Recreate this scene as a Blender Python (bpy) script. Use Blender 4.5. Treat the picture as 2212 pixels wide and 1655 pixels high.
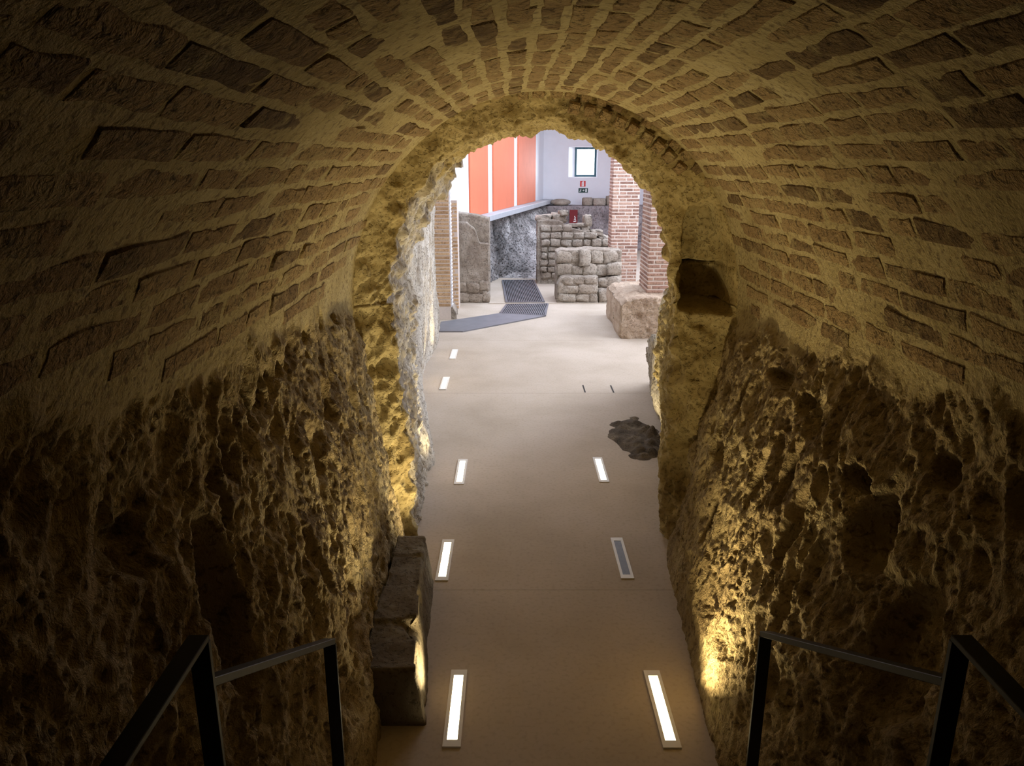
import bpy, bmesh, math, random
import numpy as np
from mathutils import Matrix, Vector, Euler

# ------------------------------------------------------------------ scene, camera, world, light
for o in list(bpy.data.objects):
    bpy.data.objects.remove(o, do_unlink=True)
SC = bpy.context.scene
COL = SC.collection
random.seed(7)
RNG = np.random.RandomState(11)

EYE = 2.6
PITCH = math.radians(16.03)
FPX = 1660.0
cam_d = bpy.data.cameras.new('camera')
cam_d.sensor_width = 36.0
cam_d.lens = FPX / 2212.0 * 36.0
cam_d.clip_start = 0.05
cam_d.clip_end = 200
cam = bpy.data.objects.new('camera', cam_d)
COL.objects.link(cam)
cam.location = (0, 0, EYE)
cam.rotation_euler = (math.radians(90) - PITCH, 0, 0)
SC.camera = cam

SC.view_settings.view_transform = 'Standard'
SC.view_settings.look = 'None'
SC.view_settings.gamma = 1.0
SC.view_settings.use_curve_mapping = False
SC.view_settings.exposure = 0.0
SC.cycles.use_adaptive_sampling = True
SC.cycles.adaptive_threshold = 0.025
SC.cycles.max_bounces = 6
SC.cycles.diffuse_bounces = 4
SC.cycles.glossy_bounces = 2
SC.cycles.transmission_bounces = 2

LAMP_GLOW = 10.0
LAMP_WATT = 10.0
DAY_POWER = 700.0
ROOF_POWER = 480.0
SKY = 2.2

world = bpy.data.worlds.new('sky')
SC.world = world
world.use_nodes = True
bgn = world.node_tree.nodes['Background']
bgn.inputs[0].default_value = (0.80, 0.90, 1.0, 1)
bgn.inputs[1].default_value = SKY


def area_light(name, loc, rot, sx, sy, power, color):
    l = bpy.data.lights.new(name, 'AREA')
    l.shape = 'RECTANGLE'
    l.size, l.size_y = sx, sy
    l.energy = power
    l.color = color
    o = bpy.data.objects.new(name, l)
    COL.objects.link(o)
    o.location = loc
    o.rotation_euler = rot
    return o


# daylight entering the excavated hall through its clerestory band and through the gable window
area_light('daylight_clerestory', (5.9, 11.0, 3.45), (0, math.radians(90), 0), 1.9, 7.0, DAY_POWER, (0.82, 0.87, 1.0))
area_light('daylight_rooflight', (2.3, 16.5, 5.3), (0, 0, 0), 4.0, 7.0, ROOF_POWER, (0.68, 0.78, 1.0))
area_light('daylight_gable', (2.9, 26.2, 2.75), (math.radians(-90), 0, math.radians(-32)), 1.2, 1.2, 420, (0.88, 0.93, 1.0))


# ------------------------------------------------------------------ numpy noise
def _h(ix, iy, iz, seed):
    n = (ix.astype(np.int64) * 374761393 + iy.astype(np.int64) * 668265263 + iz.astype(np.int64) * 2147483647 + seed * 1274126177) & 0xFFFFFFFF
    n = ((n ^ (n >> 13)) * 1274126177) & 0xFFFFFFFF
    n = ((n ^ (n >> 16)) * 2246822519) & 0xFFFFFFFF
    return (n ^ (n >> 15)) & 0xFFFFFFFF


def vnoise(p, seed=0):
    """smooth gradient noise, about -1..1"""
    i = np.floor(p)
    f = p - i
    i = i.astype(np.int64)
    u = f * f * f * (f * (f * 6 - 15) + 10)
    out = 0
    for dx in (0, 1):
        for dy in (0, 1):
            for dz in (0, 1):
                h = _h(i[..., 0] + dx, i[..., 1] + dy, i[..., 2] + dz, seed)
                gx = ((h & 255) / 127.5) - 1
                gy = (((h >> 8) & 255) / 127.5) - 1
                gz = (((h >> 16) & 255) / 127.5) - 1
                w = (u[..., 0] if dx else 1 - u[..., 0]) * (u[..., 1] if dy else 1 - u[..., 1]) * (u[..., 2] if dz else 1 - u[..., 2])
                out = out + w * (gx * (f[..., 0] - dx) + gy * (f[..., 1] - dy) + gz * (f[..., 2] - dz))
    return out * 1.35


def fbm(p, octaves=4, seed=0, gain=0.5, ridged=False):
    a, s, tot = 1.0, 0, 0
    q = p.copy()
    for k in range(octaves):
        n = vnoise(q, seed + k * 17)
        if ridged:
            n = 1 - 2 * np.abs(n)
        s = s + a * n
        tot += a
        a *= gain
        q = q * 2.03 + 3.7
    return s / tot


def worley(p, seed=0):
    """F1, F2 and a random number of the nearest cell"""
    i = np.floor(p).astype(np.int64)
    f1 = np.full(p.shape[:-1], 9.0)
    f2 = np.full(p.shape[:-1], 9.0)
    rid = np.zeros(p.shape[:-1])
    for dx in (-1, 0, 1):
        for dy in (-1, 0, 1):
            for dz in (-1, 0, 1):
                c = [i[..., 0] + dx, i[..., 1] + dy, i[..., 2] + dz]
                h = _h(c[0], c[1], c[2], seed)
                d = np.sqrt((c[0] + (h & 1023) / 1023.0 - p[..., 0]) ** 2 + (c[1] + ((h >> 10) & 1023) / 1023.0 - p[..., 1]) ** 2
                            + (c[2] + ((h >> 20) & 1023) / 1023.0 - p[..., 2]) ** 2)
                new = d < f1
                f2 = np.where(new, f1, np.minimum(f2, d))
                rid = np.where(new, ((h * 7919) & 0xFFFF) / 65535.0, rid)
                f1 = np.minimum(f1, d)
    return f1, f2, rid


def sstep(a, b, x):
    t = np.clip((x - a) / (b - a), 0, 1)
    return t * t * (3 - 2 * t)


def rock_relief(P, seed=0, tilt=-0.35):
    """height of eroded, pitted rock at world points P (metres)"""
    x, y, z = P[..., 0], P[..., 1], P[..., 2]
    warp = 0.10 * np.stack([vnoise(P * 3.1, seed + 5), vnoise(P * 3.1, seed + 6), vnoise(P * 3.1, seed + 7)], -1)
    Q = P + warp
    big = 0.060 * fbm(Q * 1.5, 3, seed + 1)
    # scalloped hollows, stretched along a slanting vertical direction
    S = np.stack([Q[..., 0], Q[..., 1] + tilt * Q[..., 2], Q[..., 2] * 0.68], -1)
    f1, f2, r = worley(S * 7.0, seed + 2)
    scal = -0.038 * (1 - sstep(0.0, 0.75, f1)) * (0.25 + r) + 0.006 * (1 - sstep(0, 0.14, f2 - f1))
    f1b, f2b, rb = worley(S * 16.0 + 0.5 * vnoise(P * 11, seed + 12)[..., None], seed + 3)
    scal2 = -0.021 * (1 - sstep(0.0, 0.6, f1b)) * (rb > 0.3)
    f1c, f2c, rc = worley(Q * 34.0, seed + 4)
    pits = -0.015 * (1 - sstep(0.1, 0.5, f1c)) * (rc > 0.45)
    rg = 0.012 * fbm(Q * 8.0, 4, seed + 8, 0.55, ridged=True)
    fine = 0.010 * fbm(Q * 45.0, 2, seed + 9)
    return big + scal + scal2 + pits + rg + fine


# ------------------------------------------------------------------ mesh helpers
def link(o, parent=None):
    COL.objects.link(o)
    if parent is not None:
        o.parent = parent
    return o


def tag(o, label=None, category=None, kind=None, group=None):
    if label:
        o['label'] = label
    if category:
        o['category'] = category
    if kind:
        o['kind'] = kind
    if group:
        o['group'] = group
    return o


def empty(name, loc=(0, 0, 0), rz=0.0):
    o = bpy.data.objects.new(name, None)
    o.empty_display_size = 0.1
    o.location = loc
    o.rotation_euler = (0, 0, rz)
    COL.objects.link(o)
    return o


def grid_normals(P):
    du = np.gradient(P, axis=0)
    dv = np.gradient(P, axis=1)
    n = np.cross(du, dv)
    return n / np.maximum(np.linalg.norm(n, axis=-1, keepdims=True), 1e-9)


def blur_normals(n, k):
    for ax in (0, 1):
        s = n.copy()
        for _ in range(k):
            s = (s + np.concatenate([s.take([0], ax), s.take(range(0, s.shape[ax] - 1), ax)], ax)
                 + np.concatenate([s.take(range(1, s.shape[ax]), ax), s.take([-1], ax)], ax)) / 3
        n = s
    return n / np.maximum(np.linalg.norm(n, axis=-1, keepdims=True), 1e-9)


def raw_mesh(name, V, F4, mat, smooth=True, attrs=None):
    V = np.asarray(V, dtype=np.float32).reshape(-1, 3)
    F4 = np.asarray(F4, dtype=np.int32)
    me = bpy.data.meshes.new(name)
    k = F4.shape[1]
    me.vertices.add(len(V))
    me.vertices.foreach_set('co', V.ravel())
    me.loops.add(F4.size)
    me.loops.foreach_set('vertex_index', F4.ravel())
    me.polygons.add(len(F4))
    me.polygons.foreach_set('loop_start', np.arange(0, F4.size, k, dtype=np.int32))
    if smooth:
        me.polygons.foreach_set('use_smooth', np.ones(len(F4), dtype=bool))
    me.update(calc_edges=True)
    me.validate()
    for an, av in (attrs or {}).items():
        a = me.attributes.new(an, 'FLOAT', 'POINT')
        a.data.foreach_set('value', np.asarray(av, dtype=np.float32).ravel())
    if mat:
        me.materials.append(mat)
    return me


def grid_faces(nu, nv, flip=False):
    idx = np.arange(nu * nv).reshape(nu, nv)
    a, b, c, d = idx[:-1, :-1], idx[1:, :-1], idx[1:, 1:], idx[:-1, 1:]
    q = np.stack([a, b, c, d] if not flip else [a, d, c, b], -1)
    return q.reshape(-1, 4)


def grid_obj(name, P, mat, parent=None, flip=False, attrs=None, smooth=True):
    me = raw_mesh(name, P, grid_faces(P.shape[0], P.shape[1], flip), mat, smooth, attrs)
    return link(bpy.data.objects.new(name, me), parent)


def bm_obj(name, bm, mat, parent=None, smooth=False, loc=None):
    me = bpy.data.meshes.new(name)
    bm.normal_update()
    bm.to_mesh(me)
    bm.free()
    if mat:
        me.materials.append(mat)
    if smooth:
        me.polygons.foreach_set('use_smooth', np.ones(len(me.polygons), dtype=bool))
    o = bpy.data.objects.new(name, me)
    if loc:
        o.location = loc
    return link(o, parent)


def add_box(bm, x0, x1, y0, y1, z0, z1, M=None):
    vs = [bm.verts.new(Vector(p)) for p in ((x0, y0, z0), (x1, y0, z0), (x1, y1, z0), (x0, y1, z0), (x0, y0, z1), (x1, y0, z1), (x1, y1, z1), (x0, y1, z1))]
    if M is not None:
        for v in vs:
            v.co = M @ v.co
    for f in ((0, 3, 2, 1), (4, 5, 6, 7), (0, 1, 5, 4), (1, 2, 6, 5), (2, 3, 7, 6), (3, 0, 4, 7)):
        bm.faces.new([vs[i] for i in f])
    return vs


def box_obj(name, b, mat, parent=None, bevel=0.0, M=None):
    bm = bmesh.new()
    add_box(bm, *b, M=M)
    if bevel:
        bmesh.ops.bevel(bm, geom=list(bm.edges), offset=bevel, segments=2, affect='EDGES', profile=0.5)
    return bm_obj(name, bm, mat, parent)


def add_bar(bm, a, b, w, t, side=None):
    """flat bar from a to b, w wide across `side`, t thick"""
    a, b = Vector(a), Vector(b)
    d = (b - a).normalized()
    s = Vector(side).normalized() if side else d.cross(Vector((0, 0, 1))).normalized()
    n = s.cross(d).normalized()
    vs = []
    for p in (a, b):
        for (i, j) in ((-1, -1), (1, -1), (1, 1), (-1, 1)):
            vs.append(bm.verts.new(p + s * (i * w / 2) + n * (j * t / 2)))
    for f in ((3, 2, 1, 0), (4, 5, 6, 7), (0, 1, 5, 4), (1, 2, 6, 5), (2, 3, 7, 6), (3, 0, 4, 7)):
        bm.faces.new([vs[i] for i in f])


def prism(bm, poly, z0, z1):
    n = len(poly)
    lo = [bm.verts.new((x, y, z0)) for x, y in poly]
    hi = [bm.verts.new((x, y, z1)) for x, y in poly]
    bm.faces.new(lo[::-1])
    bm.faces.new(hi)
    for i in range(n):
        j = (i + 1) % n
        bm.faces.new((lo[i], lo[j], hi[j], hi[i]))


# ------------------------------------------------------------------ materials
class NT:
    def __init__(self, name):
        self.m = bpy.data.materials.new(name)
        self.m.use_nodes = True
        self.t = self.m.node_tree
        self.n = self.t.nodes
        self.b = self.n['Principled BSDF']
        self.pos = self.n.new('ShaderNodeNewGeometry').outputs['Position']

    def l(self, a, b):
        self.t.links.new(a, b)

    def noise(self, scale, detail=4, rough=0.55, dist=0.0, stretch=None, vec=None):
        nd = self.n.new('ShaderNodeTexNoise')
        nd.inputs['Scale'].default_value = scale
        nd.inputs['Detail'].default_value = detail
        nd.inputs['Roughness'].default_value = rough
        nd.inputs['Distortion'].default_value = dist
        v = vec or self.pos
        if stretch:
            mp = self.n.new('ShaderNodeMapping')
            mp.inputs['Scale'].default_value = stretch
            self.l(v, mp.inputs['Vector'])
            v = mp.outputs[0]
        self.l(v, nd.inputs['Vector'])
        return nd.outputs['Fac']

    def voronoi(self, scale, feature='F1'):
        nd = self.n.new('ShaderNodeTexVoronoi')
        nd.feature = feature
        nd.inputs['Scale'].default_value = scale
        self.l(self.pos, nd.inputs['Vector'])
        return nd.outputs['Distance']

    def ramp(self, fac, stops):
        nd = self.n.new('ShaderNodeValToRGB')
        cr = nd.color_ramp
        while len(cr.elements) < len(stops):
            cr.elements.new(0.5)
        for e, (p, c) in zip(cr.elements, stops):
            e.position = p
            e.color = (c[0], c[1], c[2], 1) if not isinstance(c, (int, float)) else (c, c, c, 1)
        self.l(fac, nd.inputs[0])
        return nd.outputs[0]

    def mix(self, fac, a, b, mode='MIX'):
        nd = self.n.new('ShaderNodeMix')
        nd.data_type = 'RGBA'
        nd.blend_type = mode
        for sock, v in ((nd.inputs[0], fac), (nd.inputs[6], a), (nd.inputs[7], b)):
            if isinstance(v, (int, float)):
                sock.default_value = v
            elif isinstance(v, tuple):
                sock.default_value = (*v, 1)
            else:
                self.l(v, sock)
        return nd.outputs[2]

    def math(self, op, a, b=None, clamp=False):
        nd = self.n.new('ShaderNodeMath')
        nd.operation = op
        nd.use_clamp = clamp
        for s, v in zip(nd.inputs, (a, b)):
            if v is None:
                continue
            if isinstance(v, (int, float)):
                s.default_value = v
            else:
                self.l(v, s)
        return nd.outputs[0]

    def attr(self, name):
        nd = self.n.new('ShaderNodeAttribute')
        nd.attribute_name = name
        return nd.outputs['Fac']

    def rand(self):
        return self.n.new('ShaderNodeObjectInfo').outputs['Random']

    def done(self, color, rough=0.85, height=None, bump=0.5, dist=0.01, metal=0.0, spec=0.3):
        if isinstance(color, tuple):
            self.b.inputs['Base Color'].default_value = (*color, 1)
        else:
            self.l(color, self.b.inputs['Base Color'])
        if isinstance(rough, (int, float)):
            self.b.inputs['Roughness'].default_value = rough
        else:
            self.l(rough, self.b.inputs['Roughness'])
        self.b.inputs['Metallic'].default_value = metal
        self.b.inputs['Specular IOR Level'].default_value = spec
        if height is not None:
            bp = self.n.new('ShaderNodeBump')
            bp.inputs['Strength'].default_value = bump
            bp.inputs['Distance'].default_value = dist
            self.l(height, bp.inputs['Height'])
            self.l(bp.outputs[0], self.b.inputs['Normal'])
        return self.m


def mat_stone(name, dark, mid, light, scale=2.0, bump=0.5, dist=0.012, speck=0.35, rough=0.9):
    t = NT(name)
    c = t.ramp(t.noise(scale, 6, 0.62, 0.4), [(0.30, dark), (0.5, mid), (0.70, light)])
    holes = t.ramp(t.noise(scale * 16, 3, 0.6), [(0.34, 0.0), (0.46, 1.0)])
    c = t.mix(t.math('MULTIPLY', t.math('SUBTRACT', 1.0, holes), speck), c, tuple(v * 0.4 for v in dark))
    h = t.math('ADD', t.math('MULTIPLY', t.noise(scale * 9, 6, 0.65), 1.0), t.math('MULTIPLY', holes, 0.6))
    return t.done(c, rough, h, bump, dist, spec=0.15)


def mat_masonry():
    """lime mortar that gives way to bare ochre rock where the attribute `rock` says so"""
    t = NT('vault_lime_mortar_and_rock')
    mort = t.ramp(t.noise(3.0, 5, 0.6, 0.3), [(0.3, (0.35, 0.275, 0.130)), (0.55, (0.44, 0.355, 0.180)), (0.75, (0.50, 0.42, 0.235))])
    mort = t.mix(t.ramp(t.noise(38, 3, 0.6), [(0.36, 0.7), (0.47, 0.0)]), mort, (0.17, 0.12, 0.065))
    rock = t.ramp(t.noise(2.3, 5, 0.66, 0.6), [(0.28, (0.165, 0.115, 0.058)), (0.47, (0.32, 0.24, 0.125)), (0.62, (0.43, 0.34, 0.185)), (0.78, (0.55, 0.46, 0.28))])
    rock = t.mix(t.ramp(t.noise(26, 4, 0.65, 0.5), [(0.36, 0.75), (0.48, 0.0)]), rock, (0.10, 0.065, 0.032))
    k = t.attr('rock')
    c = t.mix(k, mort, rock)
    h1 = t.math('ADD', t.noise(30, 5, 0.62), t.math('MULTIPLY', t.noise(140, 3, 0.6), 0.35))
    h2 = t.math('ADD', t.math('MULTIPLY', t.noise(22, 5, 0.68, 0.6, stretch=(1, 1, 0.6)), 1.7), t.math('MULTIPLY', t.noise(95, 3, 0.6), 0.5))
    hm = t.mix(k, h1, h2)
    return t.done(c, 0.93, hm, 0.9, 0.02, spec=0.12)


def mat_brick(name, source, dark=(0.135, 0.088, 0.046), mid=(0.295, 0.195, 0.096), light=(0.375, 0.265, 0.13), bump=0.8, dist=0.014, smear=True, mortar=(0.43, 0.345, 0.175)):
    t = NT(name)
    r = t.rand() if source == 'object' else t.attr('rnd')
    base = t.ramp(r, [(0.0, dark), (0.16, tuple(0.6 * a + 0.4 * b for a, b in zip(dark, mid))), (0.3, mid), (0.7, tuple(0.5 * a + 0.5 * b for a, b in zip(mid, light))), (1.0, light)])
    c = t.mix(t.ramp(t.noise(11, 5, 0.6), [(0.4, 0.0), (0.7, 0.45)]), base, tuple(v * 1.25 for v in light))
    if smear:
        c = t.mix(t.ramp(t.noise(7.0, 5, 0.62, 0.5), [(0.52, 0.0), (0.66, 0.65)]), c, mortar)
    c = t.mix(t.ramp(t.noise(36, 4, 0.65, 0.6, stretch=(1, 1, 1)), [(0.36, 0.8), (0.47, 0.0)]), c, tuple(v * 0.55 for v in dark))
    h = t.math('ADD', t.math('MULTIPLY', t.noise(34, 4, 0.68, 0.5), 1.5), t.math('MULTIPLY', t.noise(120, 3, 0.6), 0.4))
    return t.done(c, 0.93, h, bump, dist, spec=0.1)


def mat_plain(name, col, rough=0.6, metal=0.0, var=0.08, scale=6, bump=0.0, spec=0.4):
    t = NT(name)
    n = t.noise(scale, 5, 0.6)
    c = t.ramp(n, [(0.3, tuple(v * (1 - var) for v in col)), (0.7, tuple(min(1, v * (1 + var)) for v in col))])
    return t.done(c, rough, n if bump else None, bump, 0.004, metal, spec)


def mat_emit(name, col, strength):
    t = NT(name)
    t.b.inputs['Base Color'].default_value = (0.9, 0.9, 0.88, 1)
    t.b.inputs['Emission Color'].default_value = (*col, 1)
    t.b.inputs['Emission Strength'].default_value = strength
    return t.m


M_MASON = mat_masonry()
M_BRICK = mat_brick('worn_vault_brick', 'object', bump=1.0, dist=0.022)
M_BRICKF = mat_brick('worn_vault_brick_batch', 'attribute', bump=1.0, dist=0.022)
def mat_arch():
    t = NT('ochre_rubble_with_daylit_grey')
    n = t.noise(2.6, 6, 0.62, 0.4)
    a = t.ramp(n, [(0.30, (0.22, 0.155, 0.065)), (0.5, (0.40, 0.31, 0.145)), (0.70, (0.50, 0.41, 0.22))])
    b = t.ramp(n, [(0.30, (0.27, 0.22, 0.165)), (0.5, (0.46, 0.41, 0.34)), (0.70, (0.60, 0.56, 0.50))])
    holes = t.ramp(t.noise(42, 3, 0.6), [(0.34, 0.0), (0.46, 1.0)])
    c = t.mix(t.attr('grey'), a, b)  # daylight tone put into the colour: same rubble, greyed where hall light falls
    c = t.mix(t.math('MULTIPLY', t.math('SUBTRACT', 1.0, holes), 0.3), c, (0.13, 0.09, 0.045))
    h = t.math('ADD', t.noise(23, 6, 0.65), t.math('MULTIPLY', holes, 0.6))
    return t.done(c, 0.9, h, 0.8, 0.014, spec=0.15)


M_ARCH = mat_arch()
M_PASS = mat_stone('pitted_grey_rock', (0.27, 0.22, 0.165), (0.46, 0.41, 0.34), (0.60, 0.56, 0.50), 2.4, 0.9, 0.014, 0.6)
M_BLOCKY = mat_stone('dark_bench_stone', (0.085, 0.065, 0.04), (0.14, 0.11, 0.07), (0.22, 0.19, 0.14), 3.0, 0.6, 0.01, 0.4)
M_RUBBLE = mat_stone('dark_floor_rock', (0.06, 0.048, 0.035), (0.13, 0.10, 0.07), (0.24, 0.19, 0.13), 5.0, 0.8, 0.012, 0.5)
M_RUIN = mat_stone('ruin_mortar', (0.22, 0.175, 0.14), (0.34, 0.285, 0.23), (0.44, 0.385, 0.325), 2.6, 0.8, 0.02, 0.4)
M_STONE = mat_stone('ruin_stone', (0.26, 0.21, 0.165), (0.38, 0.32, 0.26), (0.50, 0.45, 0.385), 2.6, 0.8, 0.018, 0.4)
M_DARKROCK = mat_stone('mottled_rock_face', (0.05, 0.047, 0.045), (0.27, 0.25, 0.24), (0.62, 0.59, 0.57), 1.4, 1.0, 0.04, 0.85)
M_PLINTH = mat_stone('plinth_rubble', (0.34, 0.24, 0.17), (0.50, 0.38, 0.28), (0.60, 0.48, 0.37), 3.0, 0.8, 0.015, 0.35)
M_WHITE = mat_plain('white_painted_wall', (0.80, 0.80, 0.84), 0.8, var=0.03, scale=2, bump=0.15)
M_ORANGE = mat_plain('orange_panel', (0.68, 0.17, 0.08), 0.75, var=0.05, scale=3)
M_SILL = mat_plain('grey_concrete_sill', (0.42, 0.43, 0.46), 0.7, var=0.08)
M_STEEL = mat_plain('black_steel', (0.008, 0.008, 0.008), 0.45, 0.0, 0.3, 20, 0.1, 0.25)
M_FRAME = mat_plain('satin_metal_rim', (0.78, 0.75, 0.70), 0.5, 0.0, 0.06)
M_GRILLE = mat_plain('unlit_grey_lens', (0.13, 0.12, 0.11), 0.5, 0.0, 0.15, 30)
M_LAMPW = mat_emit('warm_lamp_lens', (1.0, 0.80, 0.42), LAMP_GLOW)
M_LAMPN = mat_emit('neutral_lamp_lens', (1.0, 0.83, 0.50), LAMP_GLOW)
M_TEAL = mat_plain('teal_window_frame', (0.035, 0.10, 0.13), 0.5)
M_GRATE = mat_plain('grey_steel_grating', (0.20, 0.20, 0.22), 0.45, 0.6, 0.1)
M_PLATE = mat_plain('grey_steel_plate', (0.21, 0.21, 0.23), 0.5, 0.5, 0.1)
M_RED = mat_plain('red_sign', (0.62, 0.035, 0.03), 0.5)
M_DKRED = mat_plain('deep_red_sign', (0.15, 0.004, 0.007), 0.5)
M_GREEN = mat_plain('dark_green_sign', (0.006, 0.045, 0.032), 0.5)
M_SIGNW = mat_plain('white_sign_print', (0.85, 0.85, 0.85), 0.6, var=0.02)
M_PIPE = mat_plain('white_pipe', (0.85, 0.85, 0.88), 0.5)
M_RIMSTONE = mat_plain('dark_slot', (0.03, 0.025, 0.02), 0.8)


def mat_floor():
    t = NT('polished_beige_concrete')
    c = t.ramp(t.noise(1.1, 6, 0.6, 0.3), [(0.3, (0.43, 0.358, 0.283)), (0.55, (0.50, 0.423, 0.346)), (0.75, (0.55, 0.469, 0.394))])
    c = t.mix(t.ramp(t.noise(40, 3, 0.5), [(0.3, 0.25), (0.5, 0.0)]), c, (0.28, 0.22, 0.15))
    h = t.math('ADD', t.noise(5, 4, 0.5), t.math('MULTIPLY', t.noise(90, 2, 0.5), 0.15))
    return t.done(c, 0.9, h, 0.12, 0.01, spec=0.08)


def mat_glass():
    t = NT('window_glass')
    tr = t.n.new('ShaderNodeBsdfTransparent')
    gl = t.n.new('ShaderNodeBsdfGlossy')
    gl.inputs['Roughness'].default_value = 0.02
    mx = t.n.new('ShaderNodeMixShader')
    mx.inputs[0].default_value = 0.06
    t.l(tr.outputs[0], mx.inputs[1])
    t.l(gl.outputs[0], mx.inputs[2])
    t.l(mx.outputs[0], t.n['Material Output'].inputs['Surface'])
    return t.m


M_FLOOR = mat_floor()
M_GLASS = mat_glass()

# ------------------------------------------------------------------ the tunnel: one profile swept along +Y, cut into two rock walls and the vault
XC, ZS, RA, RB = 0.215, 1.70, 1.24, 1.31
Y_END = 5.0


def base_left(y):
    return np.interp(y, [-2, 1.0, 2.0, 2.83, 5.0], [-0.86, -0.86, -0.78, -0.62, -0.74])


def base_right(y):
    return np.interp(y, [-2, 1.0, 2.0, 2.83, 4.5, 5.0], [1.18, 1.16, 1.06, 0.93, 1.05, 1.10])


def prof_left(t, y):      # t 0 at the floor .. 1 at the springing
    xb = base_left(y)
    return xb + (XC - RA - xb) * (0.8 * t + 0.2 * t * t), ZS * t


def prof_right(t, y):
    xb = base_right(y)
    return xb + (XC + RA - xb) * (0.75 * t + 0.25 * t * t), ZS * t


def prof_vault(a):        # a = pi at the left springing .. 0 at the right
    return XC + RA * np.cos(a), ZS + RB * np.sin(a)


def rock_line_left(y):
    return np.interp(y, [0, 1.56, 2.2, 2.9, 3.9, 5.0], [2.12, 2.05, 1.92, 1.90, 1.82, 1.66])


def rock_line_right(y):
    return np.interp(y, [0, 2.2, 2.7, 3.8, 5.0], [2.0, 1.93, 1.80, 1.68, 1.60])


def rows_y(fine):
    return np.concatenate([np.arange(-2.2, 0.7, 0.10), np.arange(0.7, Y_END + 1e-6, fine)])


def ball_pits(P, pits):
    h = 0
    for (c, r, dep) in pits:
        d = np.sqrt((((P - np.array(c)) / np.array(r)) ** 2).sum(-1))
        h = h - dep * (1 - sstep(0.55, 1.05, d))
    return h


# hollows seen in the two rock walls: centre, radii, depth
PITS_L = [((-0.86, 2.20, 1.22), (0.5, 0.13, 0.36), 0.16), ((-0.8, 1.62, 1.00), (0.5, 0.2, 0.3), 0.07)]
for (yy, zz, ry, rz, dd) in [(4.30, 1.76, .07, .06, .10), (4.02, 1.80, .06, .07, .09), (3.72, 1.77, .08, .06, .10), (3.42, 1.80, .06, .05, .08), (3.22, 1.74, .07, .05, .09),
                             (2.95, 1.74, .05, .10, .11), (2.80, 1.70, .04, .11, .10), (2.66, 1.66, .045, .12, .12), (2.50, 1.62, .04, .10, .10), (2.38, 1.50, .035, .12, .10),
                             (3.75, 1.42, .10, .14, .05), (3.35, 1.30, .09, .16, .06), (4.25, 1.30, .09, .16, .05), (1.85, 1.62, .10, .10, .07), (2.9, 1.0, .06, .2, .05), (3.5, .8, .07, .14, .04)]:
    PITS_L.append(((-0.95, yy, zz), (0.5, ry, rz), dd))
PITS_R = [((1.25, 2.55, 1.30), (0.5, 0.16, 0.16), 0.14), ((1.25, 2.75, 1.42), (0.5, 0.10, 0.05), 0.13), ((1.25, 2.16, 1.05), (0.5, 0.16, 0.3), 0.09)]
for (yy, zz, ry, rz, dd) in [(4.30, 0.92, .16, .09, .12), (4.55, 1.10, .05, .22, .06), (4.22, 1.30, .06, .16, .07), (4.05, 0.62, .08, .20, .08), (3.85, 1.52, .18, .05, .10),
                             (3.45, 1.50, .10, .06, .11), (3.30, 1.20, .07, .18, .07), (3.6, 1.05, .06, .18, .06), (3.05, 1.05, .07, .22, .08), (2.85, 0.8, .06, .25, .07),
                             (1.95, 1.70, .10, .12, .10), (1.78, 1.62, .06, .16, .10), (2.35, 1.62, .10, .07, .07)]:
    PITS_R.append(((1.25, yy, zz), (0.5, ry, rz), dd))


def tunnel_sheet():
    ys = rows_y(0.0095)
    tl = np.linspace(-0.09, 1, 200)
    av = np.linspace(math.pi, 0, 380)
    tr = np.linspace(1, -0.09, 200)
    cols = []
    for y in ys:
        xl, zl = prof_left(tl, y)
        xv, zv = prof_vault(av)
        xr, zr = prof_right(tr, y)
        x = np.concatenate([xl, xv[1:-1], xr])
        z = np.concatenate([zl, zv[1:-1], zr])
        cols.append(np.stack([x, np.full_like(x, y), z], -1))
    P = np.array(cols)                      # [y, s, 3]
    N = blur_normals(grid_normals(P), 6)
    mid = np.array([0.2, 0, 1.6])
    if ((P - mid) * N)[:, :, [0, 2]].sum() > 0:
        N = -N                              # pointing into the tunnel
    left = P[..., 0] < XC
    line = np.where(left, rock_line_left(P[..., 1]), rock_line_right(P[..., 1]))
    wob = 0.10 * vnoise(P * 3.0, 71) + 0.05 * vnoise(P * 9.0, 72)
    rock = 1 - sstep(-0.05, 0.06, P[..., 2] - line + wob)
    rr = rock_relief(P, 3)
    # the left wall leans its hollows one way, the right the other
    pl = ball_pits(P[:, :300], PITS_L)
    pr = ball_pits(P[:, 480:], PITS_R)
    rr[:, :300] += pl
    rr[:, 480:] += pr
    floor_fade = 0.35 + 0.65 * sstep(0.0, 0.35, P[..., 2])
    mort = 0.016 * fbm(P * 1.8, 2, 31) + 0.0040 * fbm(P * np.array([13, 13, 13]), 3, 32) + 0.002 * fbm(P * 42.0, 2, 33)
    d = rock * (rr * floor_fade + 0.012) + (1 - rock) * mort
    d = d - rock * 0.16 * np.clip((P[..., 1] - 4.70 + 0.15 * vnoise(P * 4.0, 74)) / 0.30, 0, 1.2) ** 2
    P = P + N * d[..., None]
    a, b = 199, 199 + 379
    return P, rock, ys, (a, b), av


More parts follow.
